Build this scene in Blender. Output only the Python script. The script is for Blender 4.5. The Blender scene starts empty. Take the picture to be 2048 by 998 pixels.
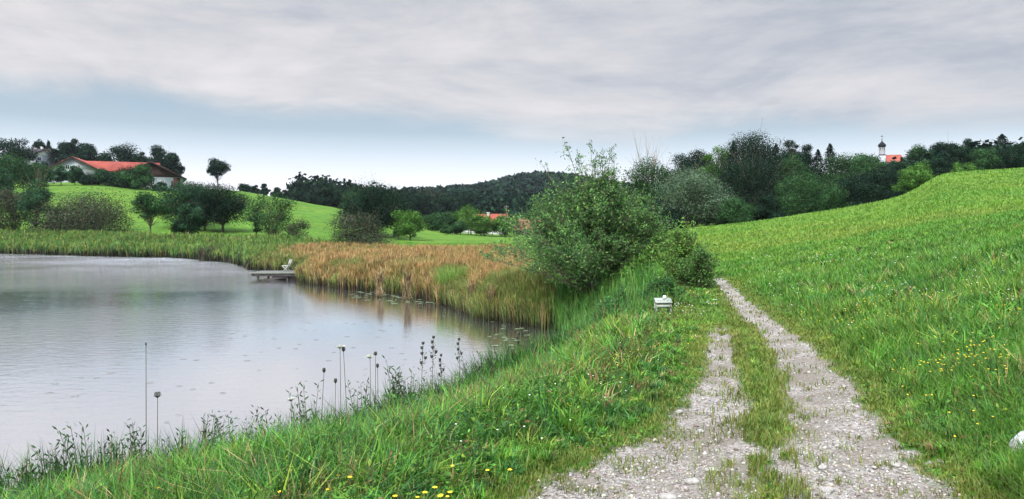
import bpy, math, random
import numpy as np

# ------------------------------------------------------------------ camera, sky, sun, exposure
S = bpy.context.scene
COL = S.collection
F, HZ, CX, CZ = 1462.0, 457.0, 1024.0, 3.0        # focal length in photo pixels, horizon row, centre column, eye height over the water
cam = bpy.data.cameras.new('camera'); camo = bpy.data.objects.new('camera', cam); COL.objects.link(camo)
camo.location = (0, 0, CZ); camo.rotation_euler = (math.radians(90), 0, 0)
cam.sensor_width = 36; cam.lens = 36 * F / 2048; cam.shift_y = -(499 - HZ) / 2048
cam.clip_start = 0.1; cam.clip_end = 9000
S.camera = camo
S.render.engine = 'CYCLES'
S.view_settings.view_transform = 'Standard'; S.view_settings.look = 'None'
S.view_settings.exposure = 0.88; S.view_settings.gamma = 1
S.cycles.max_bounces = 6; S.cycles.diffuse_bounces = 3; S.cycles.transmission_bounces = 3; S.cycles.transparent_max_bounces = 6
S.cycles.volume_bounces = 0

SUN_EL, SUN_AZ = 52, 205      # degrees; azimuth clockwise from +Y (north)
w = bpy.data.worlds.new('World'); S.world = w; w.use_nodes = True
nt = w.node_tree; nt.nodes.clear()
def N(t, typ, **k):
    n = t.nodes.new(typ)
    for a, b in k.items():
        if a == 'ins':
            for i, v in b.items(): n.inputs[i].default_value = v
        else: setattr(n, a, b)
    return n
def L(t, a, b): t.links.new(a, b)
def math_n(t, op, a, b=None, c=None, clamp=False):
    n = t.nodes.new('ShaderNodeMath'); n.operation = op; n.use_clamp = clamp
    for i, v in enumerate((a, b, c)):
        if v is None: continue
        if isinstance(v, (int, float)): n.inputs[i].default_value = v
        else: t.links.new(v, n.inputs[i])
    return n.outputs[0]
def ramp(t, fac, stops, interp='LINEAR'):
    n = t.nodes.new('ShaderNodeValToRGB'); e = n.color_ramp; e.interpolation = interp
    while len(e.elements) > 1: e.elements.remove(e.elements[-1])
    for i, (p, c) in enumerate(stops):
        x = e.elements[0] if i == 0 else e.elements.new(p)
        x.position = p; x.color = (*c, 1) if len(c) == 3 else c
    if fac is not None: t.links.new(fac, n.inputs[0])
    return n.outputs[0]
def mixc(t, fac, a, b, mode='MIX'):
    n = t.nodes.new('ShaderNodeMix'); n.data_type = 'RGBA'; n.blend_type = mode
    for s, v in ((n.inputs[0], fac), (n.inputs[6], a), (n.inputs[7], b)):
        if isinstance(v, (int, float)): s.default_value = v
        elif isinstance(v, tuple): s.default_value = (*v, 1)
        else: t.links.new(v, s)
    return n.outputs[2]
def lin(r, g, b): return tuple(((c / 255 + .055) / 1.055) ** 2.4 if c > 10 else c / 255 / 12.92 for c in (r, g, b))

tc = N(nt, 'ShaderNodeTexCoord'); sep = N(nt, 'ShaderNodeSeparateXYZ'); L(nt, tc.outputs['Generated'], sep.inputs[0])
X_, Y_, Z_ = sep.outputs
hor = math_n(nt, 'SQRT', math_n(nt, 'ADD', math_n(nt, 'MULTIPLY', X_, X_), math_n(nt, 'MULTIPLY', Y_, Y_)))
el = math_n(nt, 'DIVIDE', Z_, math_n(nt, 'MAXIMUM', hor, .02))         # tangent of the elevation
az = math_n(nt, 'ARCTAN2', X_, Y_)
# cloud deck coordinates: the direction carried out to a flat layer, so clouds flatten towards the horizon
inv = math_n(nt, 'DIVIDE', 1.0, math_n(nt, 'MAXIMUM', math_n(nt, 'ADD', Z_, .15), .05))
comb = N(nt, 'ShaderNodeCombineXYZ')
L(nt, math_n(nt, 'MULTIPLY', X_, inv), comb.inputs[0]); L(nt, math_n(nt, 'MULTIPLY', Y_, inv), comb.inputs[1])
mp = N(nt, 'ShaderNodeMapping'); mp.inputs['Rotation'].default_value = (0, math.radians(-7), 0); mp.inputs['Scale'].default_value = (1, 1, 3.4)
L(nt, tc.outputs['Generated'], mp.inputs[0])
n1 = N(nt, 'ShaderNodeTexNoise', ins={'Scale': 3.4, 'Detail': 10, 'Roughness': .60, 'Distortion': .5}); L(nt, mp.outputs[0], n1.inputs['Vector'])
mp2 = N(nt, 'ShaderNodeMapping'); mp2.inputs['Rotation'].default_value = (0, math.radians(5), 0); mp2.inputs['Scale'].default_value = (1, 1, 4.5); mp2.inputs['Location'].default_value = (3.1, 7.7, 0)
L(nt, tc.outputs['Generated'], mp2.inputs[0])
n2 = N(nt, 'ShaderNodeTexNoise', ins={'Scale': 8.0, 'Detail': 9, 'Roughness': .62}); L(nt, mp2.outputs[0], n2.inputs['Vector'])
# the clear band under the deck, brightening to the horizon
clear = ramp(nt, math_n(nt, 'MULTIPLY', el, 3.0), [(0, lin(240, 232, 234)), (.10, lin(232, 229, 235)), (.19, lin(216, 218, 225)), (.29, lin(188, 198, 208)), (.39, lin(152, 168, 180)), (.5, lin(141, 159, 172)), (.7, lin(146, 162, 174)), (1, lin(150, 164, 176))])
# the deck itself
deckv = math_n(nt, 'ADD', math_n(nt, 'MULTIPLY', math_n(nt, 'SUBTRACT', n1.outputs[0], .5), 1.35), math_n(nt, 'MULTIPLY', math_n(nt, 'SUBTRACT', n2.outputs[0], .5), .7))
azd = math_n(nt, 'MULTIPLY', az, -.26)
deckv = math_n(nt, 'ADD', math_n(nt, 'ADD', deckv, .56), azd)
deckv = math_n(nt, 'SUBTRACT', deckv, math_n(nt, 'MULTIPLY', math_n(nt, 'MAXIMUM', math_n(nt, 'SUBTRACT', el, .17), 0), .7))
deck = ramp(nt, deckv, [(0, lin(134, 141, 152)), (.25, lin(153, 157, 165)), (.5, lin(173, 173, 177)), (.72, lin(187, 184, 185)), (1, lin(199, 195, 196))])
edge = math_n(nt, 'ADD', .148, math_n(nt, 'MULTIPLY', az, -.03))
em = math_n(nt, 'ADD', math_n(nt, 'SUBTRACT', el, edge), math_n(nt, 'MULTIPLY', math_n(nt, 'SUBTRACT', n1.outputs[0], .5), .10))
em = math_n(nt, 'ADD', math_n(nt, 'MULTIPLY', em, 18), .5, clamp=True)
emr = N(nt, 'ShaderNodeMapRange', interpolation_type='SMOOTHSTEP'); L(nt, em, emr.inputs[0])
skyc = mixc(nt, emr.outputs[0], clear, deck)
# the unseen overcast overhead is boosted to put more light on the ground
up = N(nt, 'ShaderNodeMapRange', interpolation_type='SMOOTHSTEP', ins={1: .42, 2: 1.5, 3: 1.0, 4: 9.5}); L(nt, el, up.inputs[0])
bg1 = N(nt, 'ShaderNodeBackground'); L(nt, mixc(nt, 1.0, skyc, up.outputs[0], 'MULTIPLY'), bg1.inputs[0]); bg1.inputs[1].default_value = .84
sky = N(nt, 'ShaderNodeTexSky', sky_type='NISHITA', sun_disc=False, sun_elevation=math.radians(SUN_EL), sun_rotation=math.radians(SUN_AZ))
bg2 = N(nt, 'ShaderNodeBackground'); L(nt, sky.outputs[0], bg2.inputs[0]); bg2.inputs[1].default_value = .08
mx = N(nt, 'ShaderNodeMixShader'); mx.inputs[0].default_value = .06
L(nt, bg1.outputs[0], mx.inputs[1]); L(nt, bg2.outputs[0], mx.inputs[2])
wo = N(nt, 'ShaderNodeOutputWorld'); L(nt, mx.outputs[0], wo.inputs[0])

sun = bpy.data.lights.new('sun', 'SUN'); suno = bpy.data.objects.new('sun', sun); COL.objects.link(suno)
sun.energy = 2.6; sun.angle = math.radians(14); sun.color = (1, .97, .92)
suno.rotation_euler = (math.radians(90 - SUN_EL), 0, math.radians(180 - SUN_AZ))

# ------------------------------------------------------------------ helpers
rs = np.random.RandomState(7)
def sstep(a, b, x):
    t = np.clip((x - a) / (b - a), 0, 1); return t * t * (3 - 2 * t)
def hash2(ix, iy, seed):
    h = (ix.astype(np.int64) * 374761393 + iy.astype(np.int64) * 668265263 + seed * 974711) & 0xffffffff
    h = ((h ^ (h >> 13)) * 1274126177) & 0xffffffff
    return ((h ^ (h >> 16)) & 0xffffff) / float(0xffffff)
def vn(x, y, seed=0):
    x = np.asarray(x, float); y = np.asarray(y, float)
    ix = np.floor(x); iy = np.floor(y); fx = x - ix; fy = y - iy
    fx = fx * fx * (3 - 2 * fx); fy = fy * fy * (3 - 2 * fy)
    a = hash2(ix, iy, seed); b = hash2(ix + 1, iy, seed); c = hash2(ix, iy + 1, seed); d = hash2(ix + 1, iy + 1, seed)
    return (a * (1 - fx) + b * fx) * (1 - fy) + (c * (1 - fx) + d * fx) * fy
def fbm(x, y, seed=0, o=3):
    s = 0; a = .5; t = 0; x = np.asarray(x, float); y = np.asarray(y, float)
    for i in range(o):
        c_ = math.cos(.65 + 1.1 * i); s_ = math.sin(.65 + 1.1 * i); f = 2 ** i * 1.07
        s = s + a * vn((x * c_ - y * s_) * f, (x * s_ + y * c_) * f, seed + i); t += a; a *= .5
    return s / t

def build_mesh(name, V, faces, col=None, mat=None, smooth=False, attrs=None):
    V = np.asarray(V, np.float32); faces = [np.asarray(f, np.int32) for f in faces if len(f)]
    me = bpy.data.meshes.new(name)
    me.vertices.add(len(V)); me.vertices.foreach_set('co', V.ravel())
    tot = np.concatenate([np.full(len(f), f.shape[1], np.int32) for f in faces])
    li = np.concatenate([f.ravel() for f in faces])
    st = np.concatenate([[0], np.cumsum(tot)[:-1]]).astype(np.int32)
    me.loops.add(len(li)); me.loops.foreach_set('vertex_index', li)
    me.polygons.add(len(tot)); me.polygons.foreach_set('loop_start', st); me.polygons.foreach_set('loop_total', tot)
    if smooth: me.polygons.foreach_set('use_smooth', np.ones(len(tot), bool))
    if col is not None:
        a = me.attributes.new('col', 'FLOAT_COLOR', 'POINT')
        c = np.ones((len(V), 4), np.float32); c[:, :3] = col; a.data.foreach_set('color', c.ravel())
    for k, v in (attrs or {}).items():
        a = me.attributes.new(k, 'FLOAT', 'POINT'); a.data.foreach_set('value', np.asarray(v, np.float32))
    me.update(); me.validate()
    if mat: me.materials.append(mat)
    return me
class Acc:
    """collects geometry of one part"""
    def __init__(s): s.V = []; s.F = []; s.C = []; s.n = 0
    def add(s, V, faces, col=None):
        V = np.asarray(V, float).reshape(-1, 3)
        for f in faces: s.F.append(np.asarray(f, np.int64) + s.n)
        s.V.append(V); s.n += len(V)
        if col is None: col = (.5, .5, .5)
        c = np.asarray(col, float); s.C.append(np.broadcast_to(c, (len(V), 3)) if c.ndim == 1 else c)
    def box(s, x0, x1, y0, y1, z0, z1, col=None, rot=None, org=(0, 0, 0)):
        V = np.array([(x, y, z) for z in (z0, z1) for y in (y0, y1) for x in (x0, x1)], float)
        if rot is not None: V = V @ np.asarray(rot).T
        V = V + np.asarray(org)
        s.add(V, [np.array([(0, 2, 3, 1), (4, 5, 7, 6), (0, 1, 5, 4), (2, 6, 7, 3), (0, 4, 6, 2), (1, 3, 7, 5)])], col)
    def bar(s, a, b, wx, wz, col=None):
        a = np.array(a, float); b = np.array(b, float); t = b - a; l = np.linalg.norm(t); t /= l
        up = np.array([0, 0, 1.]) if abs(t[2]) < .95 else np.array([0, 1., 0])
        sd = np.cross(t, up); sd /= np.linalg.norm(sd); u2 = np.cross(sd, t)
        s.box(-wx / 2, wx / 2, 0, l, -wz / 2, wz / 2, col, rot=np.stack([sd, t, u2], 1), org=a)
    def tube(s, P, R, k=6, col=None):
        P = np.asarray(P, float); R = np.asarray(R, float); n = len(P)
        T = np.gradient(P, axis=0); T /= np.linalg.norm(T, axis=1)[:, None] + 1e-9
        ref = np.array([.31, .95, .05]); A = np.cross(T, ref); A /= np.linalg.norm(A, axis=1)[:, None] + 1e-9; B = np.cross(T, A)
        th = np.arange(k) * 2 * math.pi / k
        V = P[:, None] + R[:, None, None] * (A[:, None] * np.cos(th)[None, :, None] + B[:, None] * np.sin(th)[None, :, None])
        i = np.arange(n - 1)[:, None] * k; j = np.arange(k)[None]; j2 = (j + 1) % k
        s.add(V.reshape(-1, 3), [np.stack([i + j, i + j2, i + k + j2, i + k + j], -1).reshape(-1, 4), np.array([[(n - 1) * k + q for q in range(k)]])], col)
    def cards(s, P, Nn, size, asp, col, axis=None, rng=rs):
        n = len(P)
        if n == 0: return
        Nn = Nn / (np.linalg.norm(Nn, axis=1)[:, None] + 1e-9)
        r = rng.normal(size=(n, 3)) if axis is None else axis
        a = r - (r * Nn).sum(1)[:, None] * Nn; a /= np.linalg.norm(a, axis=1)[:, None] + 1e-9
        b = np.cross(Nn, a); sz = np.broadcast_to(np.asarray(size, float), (n,))[:, None]
        V = np.stack([P - a * sz / 2, P + b * sz * asp / 2, P + a * sz / 2, P - b * sz * asp / 2], 1)
        f = np.arange(n)[:, None] * 4 + np.arange(4)
        s.add(V.reshape(-1, 3), [f], np.repeat(np.broadcast_to(col, (n, 3)), 4, 0))
    def blades(s, P, h, wd, ang, bend, col, tip=None, lean=.0):
        n = len(P)
        if n == 0: return
        d = np.stack([np.cos(ang), np.sin(ang), 0 * ang], 1); sa = ang + rs.uniform(.9, 2.2, n)
        sd = np.stack([np.cos(sa), np.sin(sa), 0 * ang], 1) * wd[:, None] / 2; z = np.array([0, 0, 1.])
        m = P + d * (h * bend * (.28 + lean))[:, None] + z * (h * .58)[:, None]
        t = P + d * (h * bend)[:, None] + z * (h * (1 - .35 * bend ** 2))[:, None]
        V = np.stack([P - sd * .8, P + sd * .8, m - sd, m + sd, t], 1)
        i = np.arange(n)[:, None] * 5
        C = np.repeat(col, 5, 0) if tip is None else np.stack([col, col, (col + tip) / 2, (col + tip) / 2, tip], 1).reshape(-1, 3)
        s.add(V.reshape(-1, 3), [i + np.array([0, 1, 3, 2]), i + np.array([2, 3, 4])], C)
    def mesh(s, name, mat, smooth=False):
        fs = {}
        for f in s.F: fs.setdefault(f.shape[1], []).append(f)
        return build_mesh(name, np.concatenate(s.V), [np.concatenate(v) for v in fs.values()], np.concatenate(s.C), mat, smooth)
    def obj(s, name, mat, parent=None, smooth=False, loc=None):
        o = bpy.data.objects.new(name, s.mesh(name, mat, smooth)); COL.objects.link(o)
        if parent: o.parent = parent
        if loc is not None: o.location = loc
        return o
def tag(o, label=None, cat=None, group=None, kind=None):
    for k, v in (('label', label), ('category', cat), ('group', group), ('kind', kind)):
        if v: o[k] = v
    return o
def thing(name, label, cat, loc, rz=0, group=None):
    o = bpy.data.objects.new(name, None); COL.objects.link(o); o.location = loc; o.rotation_euler[2] = rz; o.empty_display_size = .2
    return tag(o, label, cat, group)
def copy_tree(o, parent=None):
    c = o.copy(); COL.objects.link(c); c.parent = parent
    for ch in list(o.children): copy_tree(ch, c)
    return c
def at(px, py, Y): return ((px - CX) / F * Y, Y, CZ - Y * (py - HZ) / F)

# ------------------------------------------------------------------ materials
def mat_new(name):
    m = bpy.data.materials.new(name); m.use_nodes = True; t = m.node_tree; t.nodes.clear()
    out = N(t, 'ShaderNodeOutputMaterial'); return m, t, out
def leaf_mat(name, transl=.3, rough=.55, spec=.3, var=.35, scale=9):
    m, t, out = mat_new(name)
    a = N(t, 'ShaderNodeAttribute', attribute_name='col')
    g = N(t, 'ShaderNodeTexCoord'); n = N(t, 'ShaderNodeTexNoise', ins={'Scale': scale, 'Detail': 2}); L(t, g.outputs['Object'], n.inputs['Vector'])
    mr = N(t, 'ShaderNodeMapRange', ins={1: .3, 2: .7, 3: 1 - var, 4: 1 + var}); L(t, n.outputs[0], mr.inputs[0])
    c = mixc(t, 1.0, a.outputs['Color'], mr.outputs[0], 'MULTIPLY')
    p = N(t, 'ShaderNodeBsdfPrincipled', ins={'Roughness': rough, 'Specular IOR Level': spec}); L(t, c, p.inputs['Base Color'])
    tr = N(t, 'ShaderNodeBsdfTranslucent'); L(t, c, tr.inputs[0])
    mxx = N(t, 'ShaderNodeMixShader', ins={0: transl}); L(t, p.outputs[0], mxx.inputs[1]); L(t, tr.outputs[0], mxx.inputs[2]); L(t, mxx.outputs[0], out.inputs[0])
    return m
def plain(name, c, rough=.7, spec=.3, nscale=6, var=.2, bump=.2, stretch=(1, 1, 1), metal=0):
    m, t, out = mat_new(name)
    g = N(t, 'ShaderNodeTexCoord'); mpp = N(t, 'ShaderNodeMapping'); mpp.inputs['Scale'].default_value = stretch; L(t, g.outputs['Object'], mpp.inputs[0])
    n = N(t, 'ShaderNodeTexNoise', ins={'Scale': nscale, 'Detail': 6, 'Roughness': .6}); L(t, mpp.outputs[0], n.inputs['Vector'])
    mr = N(t, 'ShaderNodeMapRange', ins={1: .25, 2: .75, 3: 1 - var, 4: 1 + var}); L(t, n.outputs[0], mr.inputs[0])
    cc = mixc(t, 1.0, c, mr.outputs[0], 'MULTIPLY')
    p = N(t, 'ShaderNodeBsdfPrincipled', ins={'Roughness': rough, 'Specular IOR Level': spec, 'Metallic': metal}); L(t, cc, p.inputs['Base Color'])
    b = N(t, 'ShaderNodeBump', ins={'Strength': bump, 'Distance': .02}); L(t, n.outputs[0], b.inputs['Height']); L(t, b.outputs[0], p.inputs['Normal'])
    L(t, p.outputs[0], out.inputs[0]); return m
M_grass = leaf_mat('grass_blades', .26, .55, .25, .25, 2)
M_reed = leaf_mat('reed_leaves', .25, .6, .25, .2, 1)
M_leaf = leaf_mat('tree_leaves', .08, .9, .0, .45, .6)
M_wleaf = leaf_mat('willow_leaves', .16, .6, .12, .3, 2)
M_bark = plain('bark', (.10, .08, .06), .9, .1, 8, .4, .6, (1, 1, .3))
M_bare = plain('grey_bark', (.22, .19, .16), .9, .1, 8, .3, .4, (1, 1, .3))
M_stem = plain('herb_stem', (.055, .06, .03), .7, .2, 20, .3, .1)
M_wood_old = plain('weathered_wood', (.13, .135, .115), .8, .2, 5, .35, .4, (1, 8, 1))
M_wood_dk = plain('dark_wet_wood', (.035, .03, .028), .6, .4, 6, .4, .4, (1, 1, 6))
M_white = plain('white_paint', (.80, .82, .80), .5, .4, 9, .08, .1)
M_lime = plain('limewashed_wall', (.40, .43, .48), .9, .1, .6, .25, .1)
M_timber = plain('brown_timber_cladding', (.06, .035, .03), .8, .1, 3, .4, .3, (8, 8, .5))
M_dark = plain('dark_glass', (.03, .035, .04), .2, .5, 2, .2, 0)
M_metal = plain('grey_metal', (.35, .37, .38), .4, .5, 3, .1, 0, metal=.6)
M_rubber = plain('rubber', (.02, .02, .02), .8, .2, 5, .2, 0)
M_dome = plain('dark_copper_dome', (.012, .010, .014), .85, .08, 2, .3, .1)
def tile_mat(name, c1, c2, sc):
    m, t, out = mat_new(name)
    g = N(t, 'ShaderNodeTexCoord')
    br = N(t, 'ShaderNodeTexBrick', ins={'Scale': sc, 'Color1': (*c1, 1), 'Color2': (*c2, 1), 'Mortar': (c1[0] * .4, c1[1] * .4, c1[2] * .4, 1), 'Mortar Size': .02})
    mpp = N(t, 'ShaderNodeMapping'); L(t, g.outputs['UV'], mpp.inputs[0]); L(t, mpp.outputs[0], br.inputs['Vector'])
    n = N(t, 'ShaderNodeTexNoise', ins={'Scale': .35, 'Detail': 6, 'Roughness': .65}); L(t, g.outputs['Object'], n.inputs['Vector'])
    mr = N(t, 'ShaderNodeMapRange', ins={1: .3, 2: .7, 3: .65, 4: 1.25}); L(t, n.outputs[0], mr.inputs[0])
    L(t, g.outputs['Object'], mpp.inputs[0])
    p = N(t, 'ShaderNodeBsdfPrincipled', ins={'Roughness': .75, 'Specular IOR Level': .2}); L(t, mixc(t, 1.0, br.outputs[0], mr.outputs[0], 'MULTIPLY'), p.inputs['Base Color'])
    L(t, p.outputs[0], out.inputs[0]); return m
M_tile = tile_mat('red_roof_tiles', (.30, .062, .04), (.24, .048, .034), 1.3)
M_tile2 = tile_mat('orange_roof_tiles', (.34, .085, .05), (.27, .06, .04), 1.3)
M_tile_br = tile_mat('brown_roof_tiles', (.24, .10, .06), (.2, .08, .05), 1.3)
M_tile_dk = tile_mat('dark_roof_tiles', (.06, .045, .055), (.05, .04, .05), 1.3)
M_tile_gr = tile_mat('grey_roof_sheets', (.22, .2, .21), (.19, .17, .18), 1.0)

# ------------------------------------------------------------------ terrain model
COLS = np.array([-2200, -600, 0, 200, 350, 480, 700, 880, 1000, 1150, 1325, 1500, 1700, 1850, 2048, 2600, 4200.])
T = {  # depth: height above the water for each column
 0:   [1.3] * 13 + [1.32, 1.35, 1.4, 1.6],
 5:   [.9, .9, .95, 1.05, 1.12, 1.2, 1.28, 1.3, 1.3, 1.3, 1.3, 1.3, 1.3, 1.33, 1.42, 1.7, 2.2],
 10:  [.7, .7, .7, .75, .8, .9, 1.0, 1.15, 1.25, 1.3, 1.3, 1.3, 1.42, 1.6, 1.9, 2.6, 3.6],
 20:  [.8, .8, .8, .8, .8, .8, .8, .8, .8, 1.1, 1.25, 1.45, 1.85, 2.25, 2.75, 4.0, 6],
 40:  [.6, .6, .3, .3, .3, .3, .3, .3, .35, .7, 1.4, 1.95, 2.7, 3.5, 4.2, 6.5, 9],
 60:  [1., 1., .4, .4, .4, .4, .3, .4, .5, .8, 1.75, 2.6, 3.75, 5.1, 6.9, 9, 12],
 82:  [2., 1.5, .7, .7, .7, .7, .6, .7, .8, 1.1, 2.65, 3.7, 5.45, 8.05, 9.95, 13, 15],
 100: [4., 2.0, 1.0, 1.2, 1.2, 1.2, 1.0, .9, .9, 1.2, 2.6, 3.7, 5.6, 8.4, 10.6, 14, 17],
 120: [8., 4.0, 3.2, 3.6, 3.5, 3.2, 2.2, 1.0, .9, 1.3, 2.5, 3.7, 6.0, 9.2, 12, 16, 20],
 160: [14, 9.5, 8.6, 9.0, 8.5, 8.0, 5.0, 1.6, 1.0, 1.4, 2.6, 4.2, 7.5, 11.5, 14.5, 20, 25],
 210: [20, 16, 15.6, 15.8, 13.8, 14.0, 8.3, 2.4, 1.2, 1.6, 3.0, 6, 11, 16, 19, 25, 30],
 240: [24, 18.5, 18.4, 18.2, 16.2, 15.8, 8.8, 2.2, 1.4, 2.0, 4, 8, 14, 20, 23, 28, 34],
 350: [34, 27, 27, 24, 20, 18, 10, 6, 5, 6, 7, 14, 24, 30, 32, 36, 40],
 500: [40, 34, 32, 28, 24, 20, 16, 14, 14, 14, 14, 24, 38, 44, 42, 44, 46],
 900: [44, 36, 34, 30, 28, 28, 32, 36, 37, 42, 40, 44, 44, 46, 46, 48, 50],
 1600:[46] * 17, 3500: [52] * 17, 7000: [60] * 17}
TY = np.array(sorted(T)); TZ = np.array([T[k] for k in TY], float)
C2 = np.sort(np.concatenate([COLS, [1800., 1872.]])); TZ = np.stack([np.interp(C2, COLS, q) for q in TZ]); COLS = C2      # the shoulder of the right hill
for dep_, a_, b_ in ((60, 4.3, 6.5), (82, 6.6, 9.25), (100, 7.0, 9.9), (120, 8.0, 10.9)):
    TZ[list(TY).index(dep_), list(COLS).index(1800.)] = a_; TZ[list(TY).index(dep_), list(COLS).index(1872.)] = b_
# resample on a fine grid (angle x log depth) and soften
NU, NV = 460, 420
AMAX = math.radians(65)
ga = np.linspace(-AMAX, AMAX, NU); gl = np.linspace(math.log(2.0), math.log(7002.0), NV)
pxs = np.tan(ga) * F + CX
G0 = np.stack([np.interp(pxs, COLS, TZ[r]) for r in range(len(TY))])
ly = np.log(TY + 2.0)
G = np.stack([np.interp(gl, ly, G0[:, c]) for c in range(NU)], 1)
for _ in range(14):
    G[1:-1] = (G[:-2] + 2 * G[1:-1] + G[2:]) / 4
for _ in range(7):
    G[:, 1:-1] = (G[:, :-2] + 2 * G[:, 1:-1] + G[:, 2:]) / 4
def table_z(x, y):
    th = np.arctan2(x, y); r = np.hypot(x, y)
    thc = np.clip(th, -AMAX, AMAX); Y = r * np.cos(thc)
    a = (thc + AMAX) / (2 * AMAX) * (NU - 1); b = (np.log(Y + 2) - gl[0]) / (gl[-1] - gl[0]) * (NV - 1)
    a = np.clip(a, 0, NU - 1.001); b = np.clip(b, 0, NV - 1.001)
    i = a.astype(int); j = b.astype(int); fa = a - i; fb = b - j
    return (G[j, i] * (1 - fa) + G[j, i + 1] * fa) * (1 - fb) + (G[j + 1, i] * (1 - fa) + G[j + 1, i + 1] * fa) * fb
SHORE = np.array([(-8.0, 4.4), (-6.0, 6.5), (-4.5, 7.6), (-2.9, 8.5), (-2.0, 9.9), (-1.0, 11.4), (0.1, 13.2), (0.9, 14.8), (1.7, 16.6), (2.0, 19.0), (1.5, 21.2),
 (.4, 23), (-.9, 24.2), (-1.8, 26.9), (-3.4, 31.0), (-5.1, 33.5), (-8.0, 36.2), (-10.4, 39), (-12.1, 41.8), (-13.2, 47), (-15.6, 50.5), (-18.6, 53.2), (-20.6, 58), (-24, 64), (-29, 70), (-35, 76), (-46, 80),
 (-57, 87), (-70, 92), (-95, 92), (-118, 75), (-115, 45), (-80, 20), (-45, 8), (-22, 2.0), (-14, 1.8), (-10, 3.0)])
def pond_d(x, y):
    x = np.asarray(x, float); y = np.asarray(y, float)
    wx = x + (fbm(x * .9, y * .9, 5) - .5) * .5; wy = y + (fbm(x * .9, y * .9, 9) - .5) * .5
    d2 = np.full(x.shape, 1e9); ins = np.zeros(x.shape, bool); n = len(SHORE)
    for i in range(n):
        ax, ay = SHORE[i]; bx, by = SHORE[(i + 1) % n]; ex, ey = bx - ax, by - ay
        t = np.clip(((wx - ax) * ex + (wy - ay) * ey) / (ex * ex + ey * ey), 0, 1)
        d2 = np.minimum(d2, (wx - ax - t * ex) ** 2 + (wy - ay - t * ey) ** 2)
        c = ((ay > wy) != (by > wy)) & (wx < (bx - ax) * (wy - ay) / (by - ay + 1e-12) + ax); ins ^= c
    d = np.sqrt(d2); return np.where(ins, -d, d)
def poly_track(pts):
    return np.array(pts, float)
TR_R = poly_track([(6.45, 23, .16), (6.19, 21.6, .17), (5.28, 17.4, .16), (4.50, 13.6, .22), (4.05, 11.1, .22), (3.68, 9.45, .25), (3.38, 8.2, .28), (3.09, 7.25, .30), (2.78, 6.32, .31), (2.56, 5.61, .33), (2.42, 5.15, .38), (2.27, 4.59, .46), (1.7, 2, .6), (1.2, -4, .7)])
TR_L = poly_track([(3.52, 12.4, .10), (3.2, 11.2, .12), (2.90, 10.2, .15), (2.50, 8.78, .13), (2.16, 7.7, .22), (1.88, 6.85, .28), (1.65, 6.17, .28), (1.38, 5.61, .38), (1.12, 5.15, .52), (.85, 4.59, .66), (.4, 2, .8), (-.2, -4, .8)])
def track_d(x, y, tr):
    best = np.full(np.shape(x), 1e9); bw = np.ones(np.shape(x))
    for i in range(len(tr) - 1):
        ax, ay, aw = tr[i]; bx, by, b_w = tr[i + 1]; ex, ey = bx - ax, by - ay
        t = np.clip(((x - ax) * ex + (y - ay) * ey) / (ex * ex + ey * ey), 0, 1)
        d = np.hypot(x - ax - t * ex, y - ay - t * ey); w_ = aw + (b_w - aw) * t; s = d - w_
        m = s < best; best = np.where(m, s, best); bw = np.where(m, w_, bw)
    return best
def path_info(x, y):
    """signed distance to the nearer wheel track (negative on the gravel)"""
    n = (fbm(x * 3.1, y * 3.1, 21) - .5) * .22
    d = np.minimum(track_d(x, y, TR_R), track_d(x, y, TR_L)) + n
    cl_ = np.interp(y, [-4, 4.59, 6.17], [.2, 1.1, 1.65]); cr_ = np.interp(y, [-4, 4.59, 6.32], [1.3, 2.2, 2.78])
    d = d - .42 * sstep(.44, .56, fbm(x * 3, y * 3, 29)) * (1 - sstep(5.0, 6.0, y)) * ((x > cl_) & (x < cr_))
    d = np.where((np.hypot((x - 3.25) / .85, (y - 5.45) / .42) < 1) & (fbm(x * 4, y * 4, 23) > .56), -.05, d)
    return d
def height(x, y, fine=True):
    x = np.asarray(x, float); y = np.asarray(y, float)
    z = table_z(x, y); r = np.hypot(x, y)
    if fine:
        z = z + (fbm(x * .25, y * .25, 3) - .5) * .22 * sstep(6, 25, r) + (fbm(x * .035, y * .035, 4) - .5) * 1.2 * sstep(80, 160, r) + (fbm(x * 2, y * 2, 6) - .5) * .05
    z = z + 17 * np.exp(-((x - 31) / 48) ** 2 / 2 - ((y - 850) / 160) ** 2 / 2)
    near = (r < 140)
    d = np.full(z.shape, 99.); 
    if near.any(): d[near] = pond_d(x[near], y[near])
    bw = np.interp(y, [9, 13, 24, 34], [3.4, 1.8, 1.8, 9.0]); k = sstep(-.12, 1.05, np.clip(d / bw, 0, 1))
    land = z * np.clip(k, .02, 1)
    z = np.where(d > 0, np.where(d < bw, land, z), np.maximum(-1.3, -.02 + d * .35))
    if fine:
        pd = np.full(z.shape, 9.); nr = r < 30
        if nr.any(): pd[nr] = path_info(x[nr], y[nr])
        z = z - .035 * (1 - sstep(-.15, .12, pd))
    return z
def hz(x, y): return float(height(np.array([x]), np.array([y]))[0])
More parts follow.
